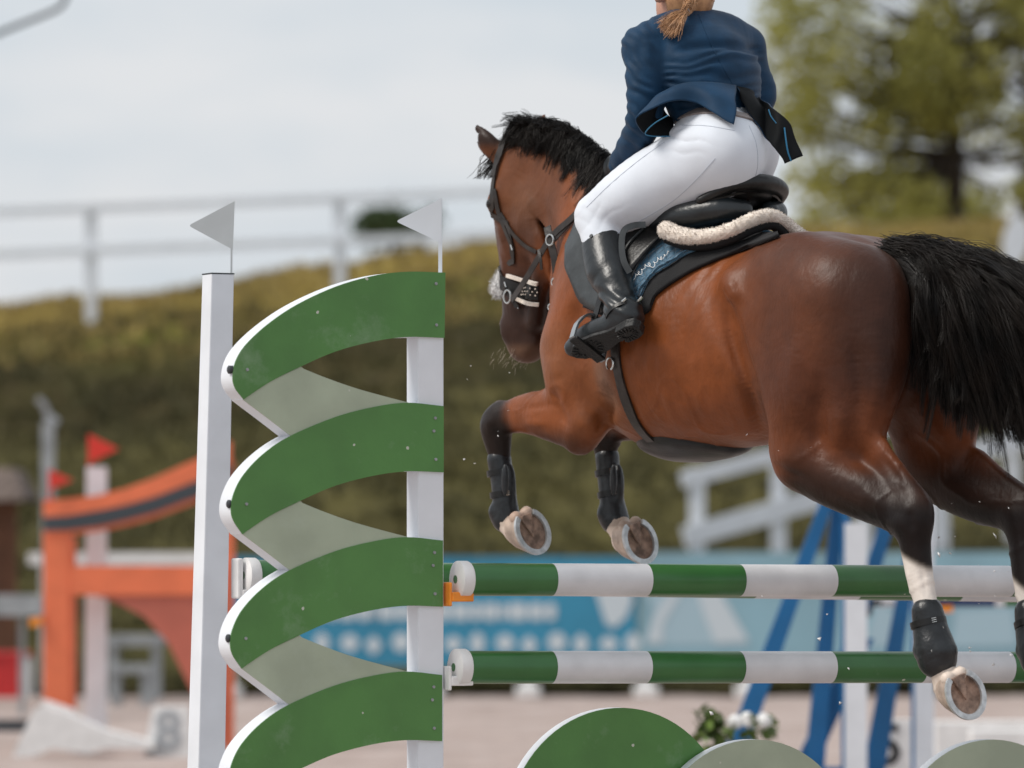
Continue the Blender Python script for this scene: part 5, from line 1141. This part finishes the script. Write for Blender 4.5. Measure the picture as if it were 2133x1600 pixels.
# continuous body (seen only where clothes end)
bf_ = rider_field(.011, -.012)
for sg in (1,-1):
    T = thigh if sg > 0 else [H(1532,318,-.08)]+[mir(p) for p in thigh[1:]]; S = shin if sg > 0 else [mir(p) for p in shin]; A = armL if sg > 0 else armR
    bf_.chain(T, [.12,.10,.085,.055], .04); bf_.chain(S, [.05,.055,.04,.034], .02); fo = [heel, ball, toe] if sg > 0 else [mir(heel), mir(ball), mir(toe)]
    bf_.chain([fo[0], fo[1], fo[1]*.4+fo[2]*.6], [.026,.024,.012], .02); bf_.chain(A, [.05,.045,.042,.034,.026], .03)
    wr = A[-1]; d = nrm((.9,-.25*sg,-.2))                    # closed fist around the rein
    bf_.ell(wr+d*.04, (.045,.022,.04), .02)
    for k in range(4):
        c = wr+d*(.075)+np.array((0,0,.026-.018*k)); bf_.chain([c, c+d*.018+np.array((0,-.014*sg,-.002)), c+d*.002+np.array((0,-.034*sg,-.004)), c-d*.02+np.array((0,-.026*sg,-.004))], [.0095,.009,.0085,.008], .004)
    bf_.chain([wr+d*.03+np.array((0,-.01*sg,.03)), wr+d*.06+np.array((0,-.022*sg,.042)), wr+d*.085+np.array((0,-.03*sg,.036))], [.011,.0105,.009], .006)
bf_.chain([tor[-1], H(1434,45,0), head], [.075,.056,.055], .03)
bf_.ell(head, (.095,.075,.118), .02); bf_.ell(head+np.array((.035,0,-.055)), (.07,.058,.07), .03)
bf_.chain([head+np.array((.09,0,.01)), head+np.array((.112,0,-.03))], [.010,.014], .02)
bf_.chain([head+np.array((.09,-.02,-.068)), head+np.array((.095,0,-.066)), head+np.array((.09,.02,-.068))], .009, .012)
for sg in (1,-1):
    bf_.ell(head+np.array((.088,.032*sg,.012)), (.014,.02,.012), .01, op='s'); bf_.ell(head+np.array((.022,.092*sg,-.010)), (.022,.016,.034), .01)
V_, F_ = bf_.mesh(); lobj('body', V_, F_, 'skin', rider)
# breeches
def noise_disp(V, Fq, fn):
    me = bpy.data.meshes.new('t'); me.from_pydata([tuple(p) for p in V], [], Fq.tolist()); me.update(); N = np.zeros(len(V)*3, np.float32); me.vertices.foreach_get('normal', N); N = N.reshape(-1,3); bpy.data.meshes.remove(me)
    return V+N*fn(V, N)[:,None]
pf = Field((.34,-.42,2.2), (1.25,.42,2.88), .006)
pf.chain([H(1492,232,0), H(1497,262,0), H(1512,300,0)], [.108,.118,.13], 0, [1.25,1.3,1.3])
pf.ell(H(1500,318,.085), (.135,.12,.128), .06); pf.ell(H(1540,312,-.075), (.125,.115,.125), .06)
for sg in (1,-1):
    T = thigh if sg > 0 else [H(1532,318,-.08)]+[mir(p) for p in thigh[1:]]; pf.chain(T, [.138 if sg > 0 else .118,.126 if sg > 0 else .11,.108,.078], .05); pf.chain([T[-1], (shin[1] if sg > 0 else mir(shin[1]))], [.074,.06], .02)
V_, F_ = pf.mesh()
def br_fold(V, N):
    u, v = uv_of(V); k = np.exp(-((u-1250)/60)**2-((v-450)/50)**2); k2 = np.exp(-((u-1420)/50)**2-((v-285)/40)**2)
    nn = np.array([mnoise(Vector((a*.02,b*.02,1.7))) for a, b in zip(u, v)]); k3 = np.exp(-((u-1215)/45)**2-((v-455)/40)**2)
    return .0025*k*(np.abs(np.sin(.075*u+.06*v+2.2*nn))**.6-.5)+.007*k2*(np.abs(np.sin(.03*u-.085*v+2.*nn))**.5-.5)+.002*k3*(np.abs(np.sin(.05*u-.13*v+2*nn))**.6-.5)+.0012*np.array([mnoise(Vector(p)*14) for p in V])
V_ = noise_disp(V_, F_, br_fold); breech = lobj('breeches', V_, F_, 'white_breeches', rider)
BBVH = BVHTree.FromPolygons([tuple(p) for p in V_], [tuple(q) for q in F_.tolist()])
def seam(uvs, w_, m='breeches_seam', name='seam', bvh=BBVH, par=None, off=.0005):
    mb = MB(); C = catmull(np.array(uvs, float), 6); PN = [cast(u, v, off, None, bvh) for u, v in C]; ribbon(mb, [p for p,_ in PN], [n for _,n in PN], w_, .0016); return lbuild(mb, name, m, rider, parent=par)
seam([(1560,262),(1575,300),(1578,345),(1568,385)], .0018, par=breech); seam([(1420,262),(1470,262),(1530,272)], .0018, par=breech); seam([(1385,296),(1330,335),(1270,385),(1222,432)], .0022, par=breech); seam([(1262,500),(1330,462),(1400,420),(1450,375),(1490,330)], .0022, par=breech)
mb = MB(); bl = [cast(u, v, .003, None, BBVH) for u, v in catmull(np.array([(1403,246),(1425,238),(1460,233),(1500,234),(1540,240),(1575,250)]), 6)]
ribbon(mb, [p for p,_ in bl], [n for _,n in bl], .032, .006); lbuild(mb, 'belt', 'belt', rider)
# jacket
jf = Field((.40,-.46,2.42), (1.30,.46,3.22), .006)
jf.chain([H(1490,222,0)]+tor[1:], [.128,.134,.146,.135,.10], 0, [1.32,1.3,1.34,1.42,1.5])
jf.chain([shL, H(1388,80,.095), H(1438,74,0), H(1505,78,-.105), shR], [.066,.080,.084,.080,.066], .05)
jf.chain(armL, [.064,.059,.058,.050,.042], .03); jf.chain(armR, [.064,.059,.056,.048,.040], .03)
jf.chain([H(1438,66,0), H(1432,44,0)], [.072,.064], .025)
V_, F_ = jf.mesh()
def j_fold(V, N):
    u, v = uv_of(V); out = np.zeros(len(V))
    nzv = np.array([mnoise(Vector((a*.012, b*.020, 3.3))) for a, b in zip(u, v)]); nz2 = np.array([mnoise(Vector((a*.03, b*.03, 9.3))) for a, b in zip(u, v)])
    back = sstep(1372,1400,u)*sstep(1600,1570,u)*sstep(80,120,v)
    curve = v-.0011*(u-1480)**2*-1
    ph = curve*.155+nzv*5.0+.004*(u-1480)
    out += back*.0095*(np.abs(np.sin(ph))**1.5-.5)*(.45+.55*sstep(-.2,.4,nz2))
    bigf = np.exp(-((v-(92+.0016*(u-1490)**2))/9)**2)*sstep(1395,1430,u)*sstep(1600,1560,u); out += -.016*bigf
    arm = sstep(1372,1350,u); pa = (v*.85-u*.75)*.11+nzv*3.5; out += arm*.0085*(np.abs(np.sin(pa))**1.5-.4)*(.4+.6*sstep(-.1,.4,nz2))
    return out
V_ = noise_disp(V_, F_, j_fold); jacket = lobj('jacket', V_, F_, 'navy_jacket', rider)
JBVH = BVHTree.FromPolygons([tuple(p) for p in V_], [tuple(q) for q in F_.tolist()])
seam([(1455,30),(1475,80),(1500,130),(1520,165),(1533,190)], .0016, 'navy_jacket', 'back_seam', JBVH, jacket, .0005)
def sheet(rows, m, name, thick=.004, nu=10, nv=8, m2=None):
    """flaring cloth through rows of (u,v,l) control points, with thickness"""
    Rw = [catmull(np.array([H(*p) for p in r_]), nu) for r_ in rows]; Rw = np.array(Rw); C = np.array([catmull(Rw[:,i], nv) for i in range(Rw.shape[1])]).transpose(1,0,2)
    a, b, _ = C.shape; G = C.reshape(-1,3); q = [(j*b+i, j*b+i+1, (j+1)*b+i+1, (j+1)*b+i) for j in range(a-1) for i in range(b-1)]
    o = lobj(name, G, np.array(q), m, rider, parent=jacket); so = o.modifiers.new('s','SOLIDIFY'); so.thickness = thick; so.offset = 0
    if m2: o.data.materials.append(MATS[m2]); so.material_offset = 1; so.material_offset_rim = 0
    return o, C
# left tail: waist seam -> hem, flaring out over the hip; right tail flung back
def near(u, v, d, bvh):
    p, n_ = cast(u, v, 0, None, bvh); return p+nrm(CAML-p)*d
def sheet3(rows, name):
    Rw = np.array([catmull(np.array(r_), 10) for r_ in rows]); C = np.array([catmull(Rw[:,i], 8) for i in range(Rw.shape[1])]).transpose(1,0,2); a, b, _ = C.shape
    q = [(j*b+i, j*b+i+1, (j+1)*b+i+1, (j+1)*b+i) for j in range(a-1) for i in range(b-1)]; nC = C.reshape(-1,3)
    nC = nC+np.array([Vector((1,1,0))*.006*mnoise(Vector(p)*16) for p in nC])
    o = lobj(name, nC, np.array(q), 'navy_jacket', rider, parent=jacket); so = o.modifiers.new('s','SOLIDIFY'); so.thickness = .004; so.offset = 0
    o.data.materials.append(MATS['jacket_lining']); so.material_offset = 1; return o
seamL = [near(1536,178,.004,JBVH), near(1490,172,.004,JBVH), near(1440,172,.004,JBVH), near(1405,180,.004,JBVH), H(1384,196,.20), H(1384,232,.17), H(1402,250,.10)]
hemL = [near(1531,259,.035,BBVH), near(1488,237,.045,BBVH), near(1448,214,.055,JBVH), H(1392,212,.26), H(1327,246,.33), H(1345,279,.27), H(1400,287,.19)]
midL = [.5*a+.5*b+np.array((-.012,.012,.014)) for a, b in zip(seamL, hemL)]
sheet3([seamL, midL, hemL], 'coat_tail')
def dep(u, v, Y): return toL(at(u, v, Y))
yb = toW(near(1590,285,.045,BBVH)).y
topR = [near(1535,180,.004,JBVH), near(1562,186,.005,JBVH), near(1582,203,.008,JBVH), dep(1615,228,yb+.035), dep(1647,262,yb+.02), dep(1674,325,yb)]
botR = [near(1541,206,.02,JBVH), near(1570,250,.04,BBVH), near(1595,287,.045,BBVH), dep(1613,306,yb-.01), dep(1622,322,yb-.015), dep(1632,341,yb-.02)]
sheet3([topR, [.5*a+.5*b+np.array((-.008,0,.004)) for a, b in zip(topR, botR)], botR], 'coat_tail')
def pipe(P, name='piping', r=.0020, m='teal_piping'):
    mb = MB(); mb.tube([tuple(p) for p in catmull(np.array(P), 6)], r, 6); return lbuild(mb, name, m, rider, parent=jacket)
pipe([H(1392,240,.31), H(1362,258,.315), H(1344,278,.30), H(1362,284,.27), H(1396,284,.22)])
pipe([dep(1601,228,yb-.01), dep(1606,242,yb-.015), dep(1617,257,yb-.015)]); pipe([dep(1634,266,yb-.005), dep(1637,290,yb-.015), dep(1641,315,yb-.02), dep(1648,336,yb-.02)], r=.0026)
mb = MB(); ul = [cast(u, v, .002, None, BBVH) for u, v in [(1535,215),(1545,222),(1558,230),(1572,240)]]; ribbon(mb, [p for p,_ in ul], [n for _,n in ul], .030, .003); lbuild(mb, 'shirt_hem', 'shirt_stripes', rider)
# boots
def foot_axes(sg):
    a = nrm(toe-heel); n = nrm(w2l((-.20,-.55,-.78))); n = nrm(n-a*(n@a)); b = np.cross(a, n)
    if sg < 0: a, n, b = mir(a), mir(n), mir(b)
    return a, n, b
for sg in (1,-1):
    M_ = (lambda p: p) if sg > 0 else mir
    a, n, b = foot_axes(sg); hl, bl_, to = M_(heel), M_(ball), M_(toe); S = [M_(p) for p in shin]
    f = Field(np.minimum(np.min(S,0), to)-.12, np.maximum(np.max(S,0), hl)+.12, .005)
    f.chain(S, [.066,.074,.060,.052], 0, .9); f.chain([S[-1], hl-n*.02, bl_-n*.014, to-n*.012], [.052,.048,.044,.030], .03)
    pt = S[0]+np.array((-.005,0,.05)); f.ell(pt, (.2,.2,.035), .006, op='s')                 # cut the top flat
    V_, F_ = f.mesh()
    def bfold(V, N):
        u, v = uv_of(V*np.array((1,sg,1))); k = np.exp(-((v-628)/26)**2); nzv = np.array([mnoise(Vector((p[0]*9,p[1]*9,p[2]*9))) for p in V])
        return .0038*k*np.sin((v*.9-u*.35)*.26+nzv*3)+.0018*np.exp(-((v-575)/30)**2)*np.sin((v*.5+u*.8)*.16+nzv*3)
    V_ = noise_disp(V_, F_, bfold); bt = lobj('boot', V_, F_, 'boot_leather', rider)
    def outline(k): return None
    prof = [(-.035,.0),(-.028,.026),(0,.034),(.05,.031),(.09,.030),(.15,.042),(.20,.044),(.245,.034),(.272,.014),(.278,0)]
    prof = prof+[(x, -y) for x, y in reversed(prof[1:-1])]
    o3 = hl-a*.035
    mb = MB(); mb.prism(prof, lambda x, y: o3+a*x+b*y+n*.030, lambda x, y: o3+a*x+b*y+n*.016); so = lbuild(mb, 'sole', 'black_rubber', rider, False, .003, parent=bt)
    hp = [p for p in prof if p[0] < .07]; mb = MB(); mb.prism(hp, lambda x, y: o3+a*x+b*y+n*.050, lambda x, y: o3+a*x+b*y+n*.028); lbuild(mb, 'heel_block', 'black_rubber', rider, False, .003, parent=bt)
    mb = MB()
    for k in range(16):          # tread lugs round the forefoot and heel
        an = 2*math.pi*k/16
        for (cx, cy, rx, ry, hh) in ((.205,0,.050,.030,.031),(.020,0,.030,.020,.051)):
            c = o3+a*(cx+rx*math.cos(an))+b*(cy+ry*math.sin(an))+n*hh; mb.bar(c-(a*math.cos(an)+b*math.sin(an))*.009, c+(a*math.cos(an)+b*math.sin(an))*.009, .005, .004, n)
    o = lbuild(mb, 'tread', 'black_rubber', rider, False, parent=bt); o['kind'] = 'stuff'
    # boot top trim, snap, spur
    if sg > 0:
        c, n_ = cast(1232,492,0,None,BVHTree.FromPolygons([tuple(p) for p in V_], [tuple(q) for q in F_.tolist()])); mb = MB(); mb.tube([c-n_*.002, c+n_*.003], .007, 10); lbuild(mb, 'snap', 'grey_leather', rider, parent=bt)
    ank = S[-1]; ax_ = nrm(S[-1]-S[2]); e1 = nrm(a-ax_*(a@ax_)); e2 = np.cross(ax_, e1); sp_ = []
    mb = MB(); C = [ank+ax_*.012+e1*.060*math.cos(t)+e2*.057*math.sin(t) for t in np.linspace(0, 2*math.pi, 26)]; N_ = [e1*math.cos(t)+e2*math.sin(t) for t in np.linspace(0, 2*math.pi, 26)]
    ribbon(mb, C, N_, .012, .005); spu = lbuild(mb, 'spur_strap', 'black_leather', rider, parent=bt)
    mb = MB(); q0 = ank+ax_*.012-e1*.058; mb.tube([q0, q0-e1*.020, q0-e1*.034-ax_*.002], [.004,.0045,.005], 8); lbuild(mb, 'spur', 'silver', rider, parent=bt)
    mb = MB(); q0 = ank+ax_*.006+(nrm(CAML-ank)-ax_*(nrm(CAML-ank)@ax_))*.062-e1*.02; mb.tube([q0-e1*.010, q0+e1*.010], .005, 6); lbuild(mb, 'spur_buckle', 'silver', rider, parent=bt)
    # stirrup iron belongs to the saddle
    cb = bl_+n*.040; AR = []
    up = -n; ir = MB(); w2 = .070; hgt = .135
    for t in np.linspace(0, math.pi, 17): AR.append(cb+b*w2*math.cos(t)*(1 if math.sin(t) < .5 else .95)+up*hgt*math.sin(t)**.8)
    ribbon(ir, AR, [nrm(p-(cb+up*.03)) for p in AR], .020, .008); arch = lbuild(ir, 'stirrup_iron', 'iron', sad)
    ir = MB(); ir.bar(cb-b*.066, cb+b*.066, .036, .010, n); lbuild(ir, 'stirrup_tread', 'black_rubber', sad, False, .002)
# gloves
for A, sg in ((armL,1),(armR,-1)):
    wr = A[-1]; d = nrm((.9,-.25*sg,-.2)); f = Field(wr-.11, wr+.15, .005)
    f.chain([wr-d*.02, wr+d*.02], [.034,.036], 0); f.ell(wr+d*.045, (.050,.027,.046), .02)
    for k in range(4):
        c = wr+d*(.078)+np.array((0,0,.027-.018*k)); f.chain([c, c+d*.018+np.array((0,-.014*sg,-.002)), c+d*.002+np.array((0,-.036*sg,-.004)), c-d*.022+np.array((0,-.028*sg,-.004))], [.012,.0115,.011,.010], .003)
    f.chain([wr+d*.03+np.array((0,-.01*sg,.032)), wr+d*.06+np.array((0,-.024*sg,.046)), wr+d*.088+np.array((0,-.032*sg,.038))], [.0135,.013,.011], .006)
    V_, F_ = f.mesh(); lobj('glove', V_, F_, 'boot_leather', rider)
# hair, braid, helmet
hfld = Field(head-.2, head+.2, .006)
hfld.ell(head+np.array((-.015,0,-.005)), (.100,.086,.115), 0); hfld.ell(head+np.array((.09,0,-.05)), (.08,.2,.13), .02, op='s'); hfld.ell(head+np.array((.03,.105,-.01)), (.034,.035,.045), .01, op='s')
V_, F_ = hfld.mesh(); hair = lobj('hair', V_, F_, 'light_brown_hair', rider)
hs = []
for i in range(900):
    a = rg.uniform(-1.9,1.9); r0 = head+np.array((-.10*math.cos(a), .088*math.sin(a), rg.uniform(-.02,.05))); e = H(1436+rg.normal(0,4), 2+rg.normal(0,3), .0)+np.array((-.05,0,0)); m_ = (r0+e)/2+np.array((-.015*math.cos(a),.02*math.sin(a),-.012)); hs.append([r0, m_, e])
strands(spline_many(np.array(hs), 7), .0018, .0010, 'strands', 'light_brown_hair', rider, parent=hair)
bc = catmull(np.array([cast(u, v, .028, None, JBVH)[0] if v > 12 else cast(1438,14,.028,None,JBVH)[0]+np.array((0,0,.02)) for u, v in ((1434,2),(1437,16),(1436,28),(1428,38))]), 6)
bs = []
for k in range(3):
    for i in range(170):
        off = rg.normal(0, .0055, 3); P = []
        for j, c in enumerate(bc):
            t = j/(len(bc)-1); wd = .017*(1-.45*t); ph = t*12+k*2.094; P.append(c+np.array((-.3*wd*math.sin(ph*2), wd*math.sin(ph), .010*math.sin(2*ph)))+off*(1-.3*t))
        bs.append(P)
strands(np.array(bs), .0016, .0014, 'braid', 'light_brown_hair', rider, parent=hair)
tie = bc[-1]; mb = MB(); ax_ = nrm(bc[-1]-bc[-3]); mb.tube([tie-ax_*.006, tie+ax_*.006], .012, 10); lbuild(mb, 'hair_tie', 'belt', rider, parent=hair)
bs = []
for i in range(700):
    w_ = rg.uniform(-1,1); e = cast(1392+22*w_+rg.normal(0,3), 76+7*w_-9*abs(w_)+rg.normal(0,5), .02, None, JBVH)[0]; m_ = (tie+e)/2+rg.normal(0,.004,3)+np.array((-.012,.008,.006)); bs.append([tie+rg.normal(0,.004,3), m_, e+rg.normal(0,.004,3)])
strands(spline_many(np.array(bs), 6), .0014, .0004, 'braid_tip', 'light_brown_hair', rider, parent=hair)
hl_ = Field(head-.24, head+.28, .008); hl_.ell(head+np.array((-.005,0,.055)), (.128,.108,.110), 0); hl_.ell(head+np.array((.0,0,-.10)), (.3,.3,.13), .01, op='s'); hl_.ell(head+np.array((.10,0,.03)), (.09,.085,.012), .02)
V_, F_ = hl_.mesh(); lobj('helmet', V_, F_, 'helmet', rider)
